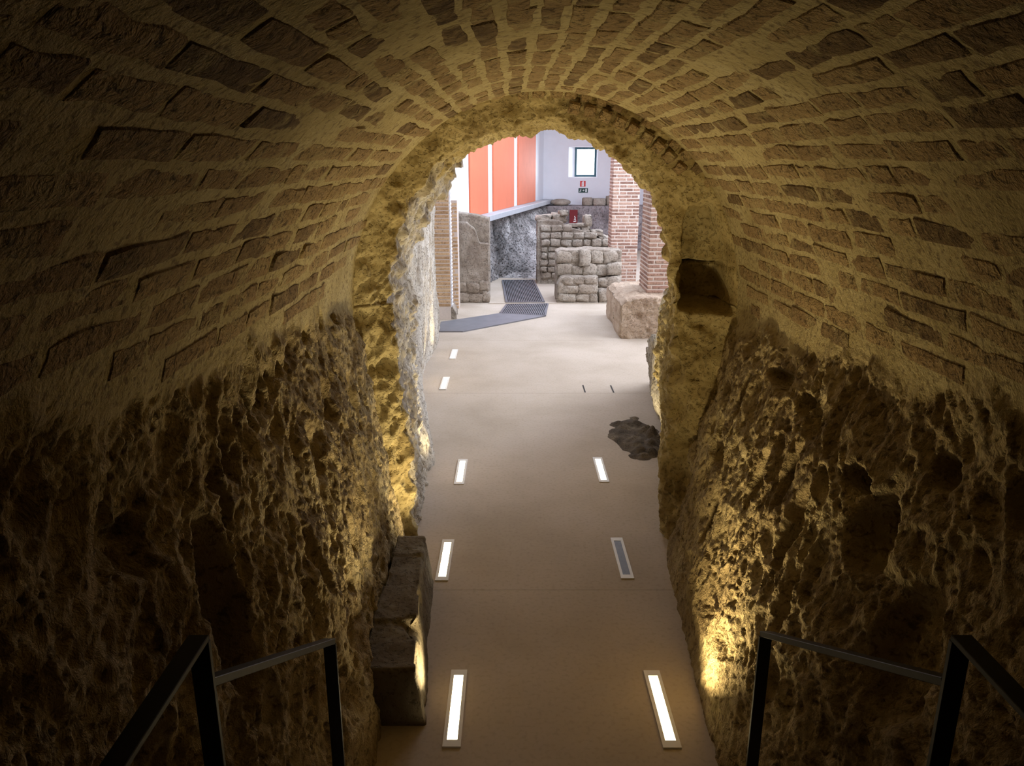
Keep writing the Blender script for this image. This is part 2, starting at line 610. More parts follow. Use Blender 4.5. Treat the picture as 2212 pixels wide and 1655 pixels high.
TP, TROCK, TYS, (SA, SB), TAV = tunnel_sheet()
wall_left = grid_obj('wall_left', TP[:, :SA + 1], M_MASON, flip=False, attrs={'rock': TROCK[:, :SA + 1]})
wall_right = grid_obj('wall_right', TP[:, SB:], M_MASON, flip=False, attrs={'rock': TROCK[:, SB:]})
ceiling = grid_obj('ceiling', TP[:, SA:SB + 1], M_MASON, flip=False, attrs={'rock': TROCK[:, SA:SB + 1]})
tag(wall_left, 'pitted ochre rock wall along the left of the tunnel below the brick vault', 'wall', 'structure')
tag(wall_right, 'deeply scalloped ochre rock wall along the right of the tunnel below the vault', 'wall', 'structure')
tag(ceiling, 'barrel vault of worn bricks in thick pale mortar over the tunnel', 'vault', 'structure')


# bricks of the vault -------------------------------------------------
def brick_mesh(name, L, W, H, seed, mat, dome=0.35, nx=4, ny=2):
    """one worn brick: face up at z=H, sunk sides to z=-0.03; uneven outline"""
    r = np.random.RandomState(seed)
    xs = np.linspace(-L / 2, L / 2, nx + 1)
    ys = np.linspace(-W / 2, W / 2, ny + 1)
    V, idx = [], {}
    for i, x in enumerate(xs):
        for j, y in enumerate(ys):
            e = i in (0, nx) or j in (0, ny)
            z = H * (dome if e else 1.0) + r.uniform(-1, 1) * H * 0.35
            idx[i, j] = len(V)
            V.append((x + r.uniform(-1, 1) * L * 0.03, y + r.uniform(-1, 1) * W * 0.10, z))
    F = [(idx[i, j], idx[i + 1, j], idx[i + 1, j + 1], idx[i, j + 1]) for i in range(nx) for j in range(ny)]
    ring = [(i, 0) for i in range(nx)] + [(nx, j) for j in range(ny)] + [(i, ny) for i in range(nx, 0, -1)] + [(0, j) for j in range(ny, 0, -1)]
    low, top = {}, {}
    for k in ring:
        v = V[idx[k]]
        top[k] = len(V)
        V.append(v)
        low[k] = len(V)
        V.append((v[0] + math.copysign(0.007, v[0]) * (k[0] in (0, nx)), v[1] + math.copysign(0.007, v[1]) * (k[1] in (0, ny)), -0.012))
    for q in range(len(ring)):
        a, b = ring[q], ring[(q + 1) % len(ring)]
        F.append((top[b], top[a], low[a], low[b]))
    return np.array(V), np.array(F)


def project(p):
    c, s = math.cos(PITCH), math.sin(PITCH)
    x, y, z = p[0], p[1], p[2] - EYE
    d = y * c - z * s
    if d < 0.15:
        return None
    return 1106 + FPX * x / d, 827.5 - FPX * (z * c + y * s) / d, d


def lay_vault_bricks():
    pitch, arc = 0.0965, []
    # arc length table of the ellipse
    aa = np.linspace(math.pi, 0, 4000)
    x, z = prof_vault(aa)
    s = np.concatenate([[0], np.cumsum(np.hypot(np.diff(x), np.diff(z)))])
    n = int(s[-1] / pitch)
    kinds = {}
    for li, L in enumerate((0.27, 0.33, 0.39, 0.16)):
        for v in range(4):
            for wi, W in enumerate((0.060, 0.070)):
                kinds[li, v, wi] = brick_mesh('b', L, W, 0.0065, 100 + li * 10 + v + 50 * wi, None, 0.25)
    meshes = {}
    for k, (V, F) in kinds.items():
        meshes[k] = raw_mesh('vault_brick', V, F, M_BRICK)
    lengths = (0.27, 0.33, 0.39, 0.16)
    rnd = random.Random(3)
    bricks = []
    for c in range(n):
        sc = (c + 0.5) * s[-1] / n
        a = np.interp(sc, s, aa)
        y = -1.6 + rnd.uniform(0, 0.3)
        while True:
            li = rnd.choice((0, 1, 1, 2, 2, 2, 3))
            L = lengths[li]
            if y + L > Y_END - 0.03:
                break
            yc = y + L / 2
            da = rnd.uniform(-1, 1) * 0.004
            px, pz = prof_vault(a + da)
            left = px < XC
            line = rock_line_left(yc) if left else rock_line_right(yc)
            y += L + rnd.uniform(0.022, 0.04)
            if pz < line + 0.09:
                continue
            if left and yc > 4.15 and pz < 1.98:
                continue                       # plain mortar patch by the springing at the far end
            if rnd.random() < 0.055:
                continue                       # brick plastered over
            # surface offset of the sheet underneath
            pt = np.array([[px, yc, pz]])
            off = float((0.016 * fbm(pt * 1.8, 2, 31))[0])
            tang = Vector((-RA * math.sin(a), 0, RB * math.cos(a))).normalized()
            nrm = Vector((-math.cos(a) / RA, 0, -math.sin(a) / RB)).normalized()
            yv = Vector((0, 1, 0))
            xv = yv
            zv = nrm
            yv2 = zv.cross(xv).normalized()
            M = Matrix((xv, yv2, zv)).transposed().to_4x4()
            tw = Matrix.Rotation(rnd.uniform(-0.02, 0.02), 4, 'Z') @ Matrix.Rotation(rnd.uniform(-0.015, 0.015), 4, 'Y') @ Matrix.Rotation(rnd.uniform(-0.05, 0.05), 4, 'X')
            loc = Vector((px, yc, pz)) + nrm * (off + rnd.uniform(-0.0005, 0.0022))
            M = Matrix.Translation(loc) @ M @ tw
            pr = project((px, yc, pz))
            size = 0
            if pr and -80 < pr[0] < 2292 and -60 < pr[1] < 1700:
                view = (Vector((px, yc, pz)) - Vector((0, 0, EYE)))
                cosv = abs(view.normalized().dot(nrm))
                size = L * cosv / pr[2] ** 2
            bricks.append((size, (li, rnd.randrange(4), rnd.randrange(2)), M))
    bricks.sort(key=lambda b: -b[0])
    for size, k, M in bricks[:300]:
        o = bpy.data.objects.new('brick', meshes[k])
        o.parent = ceiling
        o.matrix_local = M
        COL.objects.link(o)
    VV, FF, RR, base = [], [], [], 0
    for size, k, M in bricks[300:]:
        V, F = kinds[k]
        A = np.array(M)
        VV.append(V @ A[:3, :3].T + A[:3, 3])
        FF.append(F + base)
        RR.append(np.full(len(V), rnd.random()))
        base += len(V)
    me = raw_mesh('brick_courses', np.concatenate(VV), np.concatenate(FF), M_BRICKF, attrs={'rnd': np.concatenate(RR)})
    o = link(bpy.data.objects.new('brick_courses', me), ceiling)
    o['kind'] = 'stuff'
    return len(bricks)


NB = lay_vault_bricks()
print('vault bricks', NB)

# ------------------------------------------------------------------ broken arch at the end of the vault
XR, ZR = 0.20, 1.70
RIM_A = np.radians([0, 6.3, 24.7, 41.8, 55.8, 69.7, 80, 92, 98, 105.5, 123, 136, 157, 180])
RIM_R = np.array([1.08, 1.086, 1.10, 1.14, 1.17, 1.15, 1.14, 1.09, 1.12, 1.11, 1.10, 0.985, 0.985, 1.0])


def arch_sheet():
    nL, nV, nR = 120, 330, 120
    tl = np.linspace(-0.07, 1, nL)
    av = np.linspace(math.pi, 0, nV)
    tr = np.linspace(1, -0.07, nR)

    def cat(xl, zl, xv, zv, xr, zr, y):
        x = np.concatenate([xl, xv, xr])
        z = np.concatenate([zl, zv, zr])
        return np.stack([x, np.full_like(x, y), z], -1)

    def outer(y, grow):
        xl, zl = prof_left(tl, 5.0)
        xv = XC + (RA + grow) * np.cos(av)
        zv = ZS + (RB + grow) * np.sin(av)
        xr, zr = prof_right(tr, 5.0)
        gl = grow + 0.19 * (1 - sstep(1.25, 1.70, zl))      # tucked well behind the rounded ends of the rock walls
        gr = grow + 0.19 * (1 - sstep(1.25, 1.70, zr))
        O_ = cat(xl - gl, zl, xv, zv, xr + gr, zr, y)
        O_[:nL, 1] -= 0.12 * (1 - sstep(1.25, 1.70, zl))
        O_[-nR:, 1] -= 0.12 * (1 - sstep(1.25, 1.70, zr))
        return O_

    O = outer(4.90, 0.035)
    # opening in the end wall
    xl = np.interp(tl * ZS, [0, 0.5, 1.2, 1.7], [-0.72, -0.73, -0.77, -0.79])
    xr = np.interp(tr * ZS, [0, 0.5, 1.0, 1.7], [1.10, 1.09, 1.10, 1.09])
    ex = np.where(av > math.pi / 2, 0.97, 0.94)
    cz = 1.15
    I = cat(xl, tl * ZS, 0.15 + ex * np.cos(av), ZS + cz * np.sin(av), xr, tr * ZS, 5.06)
    # rim on the far side
    r = np.interp(av, RIM_A, RIM_R)
    xl = np.interp(tl * ZS, [0, 0.4, 1.0, 1.7], [-0.74, -0.80, -0.82, -0.80])
    xr = np.interp(tr * ZS, [0, 0.6, 1.1, 1.5, 1.7], [1.40, 1.30, 1.20, 1.27, 1.28])
    r = r + 0.045
    R = cat(xl - 0.03, tl * ZS, XR + r * np.cos(av), ZR + r * np.sin(av), xr + 0.045, tr * ZS, 6.3)
    B = R.copy()
    B[:, 0] = XR + (R[:, 0] - XR) * 1.22
    B[:, 2] = np.where(R[:, 2] > ZR, ZR + (R[:, 2] - ZR) * 1.2, R[:, 2])
    B[:, 1] = 6.55
    C = B.copy()                            # out to the hall's front wall
    dx, dz = B[:, 0] - 0.2, np.maximum(B[:, 2] - 1.2, 1e-3)
    k = np.minimum(np.where(dx < 0, 4.2, 5.6) / np.maximum(np.abs(dx), 1e-3), np.where(B[:, 2] > 1.7, 3.6 / dz, 1e9))
    C[:, 0] = 0.2 + dx * k
    C[:, 2] = np.where(B[:, 2] > 1.7, 1.2 + dz * k, B[:, 2])
    C[:, 1] = 6.62
    rows = []
    for A, Bq, n, p in ((O, I, 34, 1.0), (I, R, 92, 1.0), (R, B, 22, 1.0), (B, C, 10, 1.0)):
        for q in np.linspace(0, 1, n, endpoint=False):
            rows.append(A + (Bq - A) * q)
    rows.append(C)
    P = np.array(rows)
    row = np.arange(len(P))
    N = blur_normals(grid_normals(P), 5)
    test = N[60, 120 + 165]
    if test[2] > 0:
        N = -N
    amp = np.interp(row, [0, 5, 34, 120, 148, 158], [0.0, 0.5, 1.0, 1.0, 0.5, 0.0])[:, None]
    rel = rock_relief(P, 21) * 1.0 + 0.010
    # rubble lumps round the opening
    f1, f2, rr = worley(P * 5.0 + 0.25 * vnoise(P * 4, 5)[..., None], 44)
    rel = rel + 0.055 * (1 - sstep(0.12, 0.58, f1)) * (rr > 0.25) * sstep(1.2, 2.0, P[..., 2])
    f1, f2, rr = worley(P * 14.0, 45)
    far = (row > 80)[:, None]
    rel = rel + np.where(far, 0.022, 0.008) * (1 - sstep(0.05, 0.6, f1)) * (rr > 0.3)
    rel = np.where(P[..., 2] < 1.6, rel * 1.5, rel)
    P2 = P + N * (rel * amp)[..., None]
    # niche on the right of the end face: shallow rounded recess above, deeper square hole below
    X, Y, Z = P[..., 0], P[..., 1], P[..., 2]
    face = (row <= 40)[:, None] * np.ones_like(X)
    wob = 0.018 * vnoise(P * 11, 61)
    xr_edge = XC + RA * np.sqrt(np.clip(1 - ((Z - ZS) / RB) ** 2, 0, 1)) - 0.025
    inx = sstep(1.10, 1.135, X + wob) * (1 - sstep(-0.015, 0.02, X - xr_edge))
    up = inx * sstep(1.93, 1.96, Z + wob) * (1 - sstep(2.30, 2.38, Z + wob + 0.25 * np.abs(X - 1.25)))
    dn = inx * sstep(1.64, 1.70, Z + wob) * (1 - sstep(1.94, 1.97, Z + wob))
    P2[..., 1] += face * (0.22 * up + 0.40 * dn)
    # a lower shelf under the hole catches light: push the jamb ridge a little forward
    ridge = face * np.exp(-((X - 1.2) / 0.12) ** 2) * sstep(0.5, 0.9, Z) * (1 - sstep(1.4, 1.62, Z))
    P2[..., 1] -= 0.03 * ridge
    grey = (row > 36)[:, None] * sstep(0.1, 0.35, 0.35 - X + 0.25 * vnoise(P * 5, 62)) * (1 - sstep(2.35, 2.65, Z + 0.3 * vnoise(P * 4, 63)))  # mask of the painted daylight on the passage's left inner face
    return P2, grey


AP, ADAYLIT = arch_sheet()
wall_arch = grid_obj('wall_arch', AP, M_ARCH, attrs={'grey': ADAYLIT})
tag(wall_arch, 'jagged rubble end wall of the vault with a broken arched opening and a niche', 'wall', 'structure')


# two rows of brick ends set into the end face right of the crown
def voussoirs():
    ms = [raw_mesh('arch_brick', *brick_mesh('v', 0.068, 0.058, 0.008, 300 + i, None, 0.8, 3, 2), mat=None) for i in range(5)]
    for m in ms:
        m.materials.append(M_BRICK)
    rnd = random.Random(9)
    for row_i, (off, a0, a1) in enumerate(((-0.005, 97, 33), (0.075, 82, 36))):
        a = a0
        while a > a1:
            t = math.radians(a)
            if rnd.random() > 0.1:
                x = XC + (RA - off) * math.cos(t)
                z = ZS + (RB - off) * math.sin(t)
                rad = Vector((math.cos(t) / RA, 0, math.sin(t) / RB)).normalized()
                face = (Vector((0, -0.80, 0)) - rad * 0.62).normalized()
                tang = face.cross(rad).normalized()
                radp = tang.cross(face).normalized()
                M = Matrix((radp, tang, face)).transposed().to_4x4()
                M = Matrix.Translation(Vector((x, 4.897 + 0.036 * row_i + rnd.uniform(-.01, .01), z)) - rad * 0.012) @ M @ Matrix.Rotation(rnd.uniform(-.12, .12), 4, 'Z')
                o = bpy.data.objects.new('brick', rnd.choice(ms))
                o.parent = wall_arch
                o.matrix_local = M
                COL.objects.link(o)
            a -= rnd.uniform(4.2, 5.0)


voussoirs()


# ------------------------------------------------------------------ rough walls beyond the arch
def long_wall(name, ys, xs_base, xs_top, tops, thick, mat, seed, amp=1.0, nz=150, side=1):
    """free-standing rough wall running along Y; visible face towards +X (side=1) or -X (side=-1)"""
    rows = []
    for y, xb, xt, zt in zip(ys, xs_base, xs_top, tops):
        zt = max(zt, 0.02)
        z = np.linspace(-0.03, zt, nz)
        x = xb + (xt - xb) * sstep(0, 0.7, z)
        nt = 14
        xo = np.linspace(x[-1], x[-1] - side * thick, nt)[1:]
        zo = np.full(nt - 1, zt) + 0.04 * np.sin(np.linspace(0, math.pi, nt - 1))
        zb = np.linspace(zt, -0.03, 10)[1:]
        xb2 = np.full(9, x[-1] - side * thick)
        xx = np.concatenate([x, xo, xb2])
        zz = np.concatenate([z, zo, zb])
        rows.append(np.stack([xx, np.full_like(xx, y), zz], -1))
    P = np.array(rows)
    # close the far end by drawing the last rows in to the middle of the thickness
    mid = P.mean(axis=1, keepdims=True)
    for k, f in enumerate((0.82, 0.45, 0.02)):
        E = P[-1 if k == 0 else -1 - 0:, :, :][-1:].copy()
        m = np.median(P[len(ys) - 1, :, 0])
        E[0, :, 0] = m + (P[len(ys) - 1, :, 0] - m) * f
        E[0, :, 1] = ys[-1] + 0.02 * (k + 1)
        P = np.concatenate([P, E])
    N = blur_normals(grid_normals(P), 4)
    if N[len(ys) // 2, nz // 2, 0] * side < 0:
        N = -N
    rel = rock_relief(P, seed) * amp
    P = P + N * rel[..., None]
    return grid_obj(name, P, mat)


ys = np.arange(5.85, 12.21, 0.026)
xb = np.interp(ys, [5.85, 6.45, 7.2, 8.0, 8.61, 10.1, 11.25, 12.1], [-0.76, -0.70, -0.84, -1.0, -1.12, -1.14, -1.12, -1.17])
xt = np.interp(ys, [5.85, 8, 12.2], [-0.84, -0.98, -1.21])
tp = np.interp(ys, [5.85, 6.6, 9, 12.0, 12.2], [2.6, 2.6, 2.45, 2.30, 2.2]) + 0.05 * np.sin(ys * 9)
wall_passage = long_wall('wall_passage', ys, xb, xt, tp, 0.55, M_PASS, 51, 0.95, 150, 1)
tag(wall_passage, 'pale pitted rock wall lining the left of the passage beyond the arch', 'wall', 'structure')
ys = np.arange(5.95, 9.0, 0.022)
xb = np.interp(ys, [5.95, 6.45, 7.76, 8.7, 9.0], [1.36, 1.45, 1.56, 1.62, 1.75])
xt = np.interp(ys, [5.95, 6.5, 7.5, 8.7, 9.0], [1.25, 1.24, 1.40, 1.56, 1.75])
tp = np.interp(ys, [5.95, 6.25, 6.6, 7.3, 8.2, 8.8, 9.0], [1.9, 1.6, 1.12, 0.95, 0.72, 0.42, 0.1]) + 0.03 * np.sin(ys * 14)
wall_ruin = long_wall('wall_stump', ys, xb, xt, tp, 0.6, M_PASS, 52, 0.9, 90, -1)
tag(wall_ruin, 'low broken rock wall stump on the right just past the arch', 'wall', 'structure')

# ------------------------------------------------------------------ floor, landing, steps, hall shell
floor = box_obj('floor', (-5.0, 6.2, 2.35, 26, -0.25, -0.006), M_FLOOR)
tag(floor, 'smooth beige concrete floor running from the tunnel into the bright hall', 'floor', 'structure')
JX, JY = [-5.0, 6.2], [2.35, 4.31, 8.62, 11.4, 14.55, 26]
for i in range(1):
    for j in range(5):
        box_obj('slab', (JX[i] + 0.0015, JX[i + 1] - 0.0015, JY[j] + 0.0015, JY[j + 1] - 0.0015, -0.008, 0.0), M_FLOOR, floor)
st = empty('floor_landing')
tag(st, 'concrete landing and short flight of steps down into the tunnel', 'stairs', 'structure')
for k, (y0, y1, z) in enumerate(((-2.3, 1.47, 0.68), (1.47, 1.77, 0.51), (1.77, 2.07, 0.34), (2.07, 2.37, 0.17))):
    box_obj('landing_slab' if k == 0 else 'step', (-1.3, 1.7, y0, y1, -0.25, z), M_FLOOR, st, 0.006)
wb = box_obj('wall_light_cap', (-1.6, 2.0, -2.35, -2.1, 0, 3.4), M_RUBBLE)  # added unseen cap: shuts out sky light, dark to cut bounce
tag(wb, 'dark wall added behind the viewer to keep sky light out of the tunnel', 'wall', 'structure')


def line_x(y):            # oblique left wall of the hall
    return -0.52 + 0.226 * (y - 18.0)


Y0, Y1 = 6.6, 24.6
ZC = 4.75
ang = math.atan2(0.226, 1.0)


def along(y, off, z):      # a point on the oblique wall, `off` metres out of it into the hall
    return Vector((line_x(y) + off * math.cos(ang), y - off * math.sin(ang), z))


def oblique_box(name, y0, y1, o0, o1, z0, z1, mat, parent=None, bevel=0.0):
    bm = bmesh.new()
    vs = [bm.verts.new(along(*p)) for p in ((y0, o0, z0), (y0, o1, z0), (y1, o1, z0), (y1, o0, z0), (y0, o0, z1), (y0, o1, z1), (y1, o1, z1), (y1, o0, z1))]
    for f in ((0, 1, 2, 3), (7, 6, 5, 4), (0, 4, 5, 1), (1, 5, 6, 2), (2, 6, 7, 3), (3, 7, 4, 0)):
        bm.faces.new([vs[i] for i in f])
    bmesh.ops.recalc_face_normals(bm, faces=bm.faces)
    if bevel:
        bmesh.ops.bevel(bm, geom=list(bm.edges), offset=bevel, segments=1, affect='EDGES')
    return bm_obj(name, bm, mat, parent)


wl = oblique_box('wall_hall_left', 6.0, 25.2, -0.3, 0.0, 1.30, ZC, M_WHITE)
tag(wl, 'white wall of the hall carrying tall orange panels', 'wall', 'structure')
bm = bmesh.new()
for b4 in ((-5.2, 0.3, Y0 - 0.1, 25.2), (4.3, 6.2, Y0 - 0.1, 25.2), (0.3, 4.3, Y0 - 0.1, 13.0), (0.3, 4.3, 20.0, 25.2)):
    add_box(bm, *b4, ZC, ZC + 0.2)
tag(bm_obj('ceiling_hall', bm, M_WHITE), 'white ceiling of the hall beyond the arch with a long rooflight', 'ceiling', 'structure')

# rear gable wall with its window opening
WX0, WX1, WZ0, WZ1 = 1.74, 2.63, 2.13, 3.05
bm = bmesh.new()
for b in ((-1, WX0, 0, ZC), (WX1, 6.2, 0, ZC), (WX0, WX1, 0, WZ0), (WX0, WX1, WZ1, ZC)):
    add_box(bm, b[0], b[1], Y1, Y1 + 0.45, b[2], b[3])
tag(bm_obj('wall_back', bm, M_WHITE), 'pale lilac white end wall of the hall with a small window', 'wall', 'structure')

# hall's right wall with the clerestory band
bm = bmesh.new()
add_box(bm, 5.5, 5.75, Y0 - 0.1, 25.2, 0, 2.45)
add_box(bm, 5.5, 5.75, Y0 - 0.1, 25.2, 4.40, ZC)
add_box(bm, 5.5, 5.75, Y0 - 0.1, 7.5, 2.45, 4.40)
add_box(bm, 5.5, 5.75, 14.5, 25.2, 2.45, 4.40)
tag(bm_obj('wall_hall_right', bm, M_WHITE), 'white wall of the hall with a long clerestory band', 'wall', 'structure')
wz = empty('window_2', (5.62, 11.0, 2.45))
tag(wz, 'long clerestory window band high in the hall wall', 'window', 'structure')
for k in range(9):
    yk = -3.5 + 7.0 * k / 8
    box_obj('mullion', (-0.04, 0.04, yk - 0.03, yk + 0.03, 0, 1.95), M_TEAL, wz)

# gable window
w1 = empty('window_1', ((WX0 + WX1) / 2, Y1 + 0.30, WZ0))
tag(w1, 'small square window with dark teal frame glowing with daylight in the end wall', 'window', 'structure')
hw, hh = (WX1 - WX0) / 2, WZ1 - WZ0


def ring(bm, x0, x1, z0, z1, t, y0, y1):
    """rectangular frame in the XZ plane as one connected mesh"""
    V = []
    for y in (y0, y1):
        V.append([bm.verts.new((x, y, z)) for x, z in ((x0, z0), (x1, z0), (x1, z1), (x0, z1))])
        V.append([bm.verts.new((x, y, z)) for x, z in ((x0 + t, z0 + t), (x1 - t, z0 + t), (x1 - t, z1 - t), (x0 + t, z1 - t))])
    of, inf, ob, ib = V
    for i in range(4):
        j = (i + 1) % 4
        bm.faces.new((of[i], of[j], inf[j], inf[i]))
        bm.faces.new((ob[j], ob[i], ib[i], ib[j]))
        bm.faces.new((of[j], of[i], ob[i], ob[j]))
        bm.faces.new((inf[i], inf[j], ib[j], ib[i]))


FX0 = -hw + 0.215                       # the left reveal is splayed, so the frame is narrower than the opening
bm = bmesh.new()
t = 0.06
ring(bm, FX0, hw, 0.03, hh, t, 0.0, 0.07)
bm_obj('window_frame', bm, M_TEAL, w1)
box_obj('pane', (FX0 + t, hw - t, 0.03, 0.036, 0.03 + t, hh - t), M_GLASS, w1)
bm = bmesh.new()
prism(bm, [(-hw - 0.001, -0.298), (FX0, 0.0), (FX0, 0.14), (-hw - 0.001, 0.14)], 0.0, hh)
bm_obj('window_reveal', bm, M_WHITE, w1)
box_obj('window_sill', (-hw, hw, -0.285, 0.05, 0.0, 0.03), M_WHITE, w1)


# ------------------------------------------------------------------ orange panels, sill and rock dado of the oblique wall
panels = [(16.35, 17.80, 'nearest the brick pier'), (18.28, 20.40, 'the middle one of three'), (20.90, 23.20, 'next to the window wall')]
for a, b, w in panels:
    p = oblique_box('orange_panel', a, b, 0.0, 0.035, 1.50, 4.5, M_ORANGE, None, 0.006)
    tag(p, 'tall orange wall panel above the grey sill, ' + w, 'panel', group='orange panels on the white wall')
sill = oblique_box('sill_ledge', 15.2, 24.55, -0.02, 0.32, 1.38, 1.50, M_SILL, None, 0.008)
tag(sill, 'grey concrete ledge running below the orange panels', 'ledge', 'structure')

ty = np.linspace(15.4, 24.6, 330)
tz = np.linspace(-0.03, 1.39, 110)
P = np.zeros((len(ty), len(tz), 3))
for i, y in enumerate(ty):
    for_j = 0.22 - 0.10 * (tz / 1.4)
    P[i, :, 0] = line_x(y) + for_j * math.cos(ang)
    P[i, :, 1] = y - for_j * math.sin(ang)
    P[i, :, 2] = tz
    # beyond the long grating the rock spreads out into a bank towards the rubble wall
    f = np.clip((y - 18.0) / 6.4, 0, 1)
    bx, by = -0.36 + 1.25 * f, 17.95 - 0.2 * f
    k = (1 - np.clip(tz / 1.39, 0, 1)) ** 0.9 * (1.0 if y > 18 else 0.0)
    P[i, :, 0] = P[i, :, 0] * (1 - k) + bx * k
    P[i, :, 1] = P[i, :, 1] * (1 - k) + by * k
nr = np.array([math.cos(ang), -math.sin(ang), 0])
rel = rock_relief(P * 0.8, 81) * 1.3
P = P + nr * (np.clip(rel, -0.12, 0.09) * sstep(0, 0.1, 1.39 - P[..., 2]))[..., None]
tag(grid_obj('wall_dado', P, M_DARKROCK, flip=False), 'black and grey mottled rock face under the concrete ledge', 'wall', 'structure')


# ------------------------------------------------------------------ stone building blocks
def stone_mesh(name, seed, mat, cuts=2, rough=0.10, rnd_corner=0.35):
    """irregular rounded block filling about -0.5..0.5"""
    r = np.random.RandomState(seed)
    bm = bmesh.new()
    bmesh.ops.create_cube(bm, size=1.0)
    bmesh.ops.subdivide_edges(bm, edges=list(bm.edges), cuts=cuts - 1, use_grid_fill=True)
    ph = r.uniform(0, 6.28, 9)
    for v in bm.verts:
        c = v.co
        m = max(abs(c.x), abs(c.y), abs(c.z))
        sph = c.normalized() * 0.56
        v.co = c.lerp(sph, rnd_corner)
        v.co += Vector((math.sin(5 * c.y + ph[0]) * math.cos(4 * c.z + ph[1]), math.sin(5 * c.z + ph[2]) * math.cos(4 * c.x + ph[3]), math.sin(5 * c.x + ph[4]) * math.cos(4 * c.y + ph[5]))) * rough * 0.5
        v.co += Vector(r.uniform(-1, 1, 3)) * rough * 0.25
    me = bpy.data.meshes.new(name)
    bm.to_mesh(me)
    bm.free()
    me.materials.append(mat)
    me.polygons.foreach_set('use_smooth', np.ones(len(me.polygons), dtype=bool))
    return me


STONES = [stone_mesh('stone', 500 + i, M_STONE, 3, 0.15, 0.18 + 0.04 * (i % 4)) for i in range(10)]
SRND = random.Random(21)


def put_stone(parent, x, y, z, w, d, h, rot=0.0, mesh=None):
    o = bpy.data.objects.new('stone', mesh or SRND.choice(STONES))
    o.parent = parent
    o.location = (x, y, z)
    o.scale = (w * SRND.uniform(0.96, 1.12), d, h * SRND.uniform(0.94, 1.12))
    o.rotation_euler = (SRND.uniform(-.08, .08), rot + SRND.uniform(-.09, .09), SRND.uniform(-.10, .10))
    COL.objects.link(o)
    return o


def block_wall(name, x0, x1, y0, y1, top, mat, seed, amp=0.5, res=0.03, parent=None, batter=0.0, loc=(0, 0, 0)):
    """rough masonry mass standing on the floor; top is a function of x; front face at y0"""
    nx = max(8, int((x1 - x0) / res))
    xs = np.linspace(x0, x1, nx)
    rows = []
    for i, x in enumerate(xs):
        zt = top(x)
        nz, ny = 44, 14
        zf = np.linspace(-0.02, zt, nz)
        yf = y0 + batter * zf / 1.0
        yt = np.linspace(yf[-1], y1, ny)[1:]
        zt_ = np.full(ny - 1, zt)
        zb = np.linspace(zt, -0.02, 12)[1:]
        yb = np.full(11, y1)
        yy = np.concatenate([yf, yt, yb])
        zz = np.concatenate([zf, zt_, zb])
        rows.append(np.stack([np.full_like(yy, x), yy, zz], -1))
    P = np.array(rows)
    # end caps with their own rows
    def cap(R, s):
        out = []
        ym = (y0 + y1) / 2
        for f in (0.7, 0.35, 0.0):
            E = R.copy()
            E[:, 1] = ym + (R[:, 1] - ym) * f
            out.append(E)
        return out
    a = cap(P[0], -1)[::-1]
    b = cap(P[-1], 1)
    P = np.concatenate([np.array(a), P, np.array(b)])
    N = blur_normals(grid_normals(P), 1)
    k = P.shape[0] // 2
    if N[k, 20, 1] > 0:
        N = -N
    rel = rock_relief(P * 0.9, seed) * amp
    P = P + N * rel[..., None]
    P = P - np.array(loc)
    o = grid_obj(name, P, mat, parent)
    return o


# masonry stub beside the brick pier, plaster step on its top
tx = [-1.10, -1.04, -0.99, -0.80, -0.70, -0.62, -0.40]
stub = empty('masonry_stub', (-0.75, 14.85, 0))
tag(stub, 'plastered masonry wall end with a stepped top beside the tall brick pier', 'wall')
block_wall('core', -1.12, -0.44, 14.66, 15.1, lambda x: float(np.interp(x, [-1.12, -0.84, -0.80, -0.70, -0.62, -0.44], [1.52, 1.52, 1.46, 1.40, 1.14, 1.12])), M_RUIN, 91, 0.35, 0.02, stub, loc=(-0.75, 14.85, 0))
block_wall('upper_layer', -1.10, -0.43, 14.86, 15.25, lambda x: float(np.interp(x, [-1.1, -1.0, -0.7, -0.43], [1.72, 1.68, 1.64, 1.58])), M_RUIN, 92, 0.35, 0.02, stub, loc=(-0.75, 14.85, 0))
for (sx, sz, sw, sh) in ((-0.95, 0.10, 0.26, 0.17), (-0.68, 0.09, 0.24, 0.16), (-0.50, 0.12, 0.14, 0.20), (-0.98, 0.30, 0.2, 0.16), (-0.75, 0.29, 0.24, 0.17), (-0.54, 0.33, 0.18, 0.16)):
    put_stone(stub, sx + 0.75, -0.17, sz, sw, 0.10, sh)

for (x, y, z, w, d, h) in ((0.70, 6.40, 2.80, 0.11, 0.14, 0.13), (0.58, 6.36, 2.86, 0.10, 0.14, 0.10), (-0.44, 6.36, 2.60, 0.08, 0.12, 0.09), (0.98, 6.36, 2.58, 0.08, 0.12, 0.07)):
    put_stone(wall_arch, x, y, z, w, d, h)      # loose stones hanging from the rim of the opening

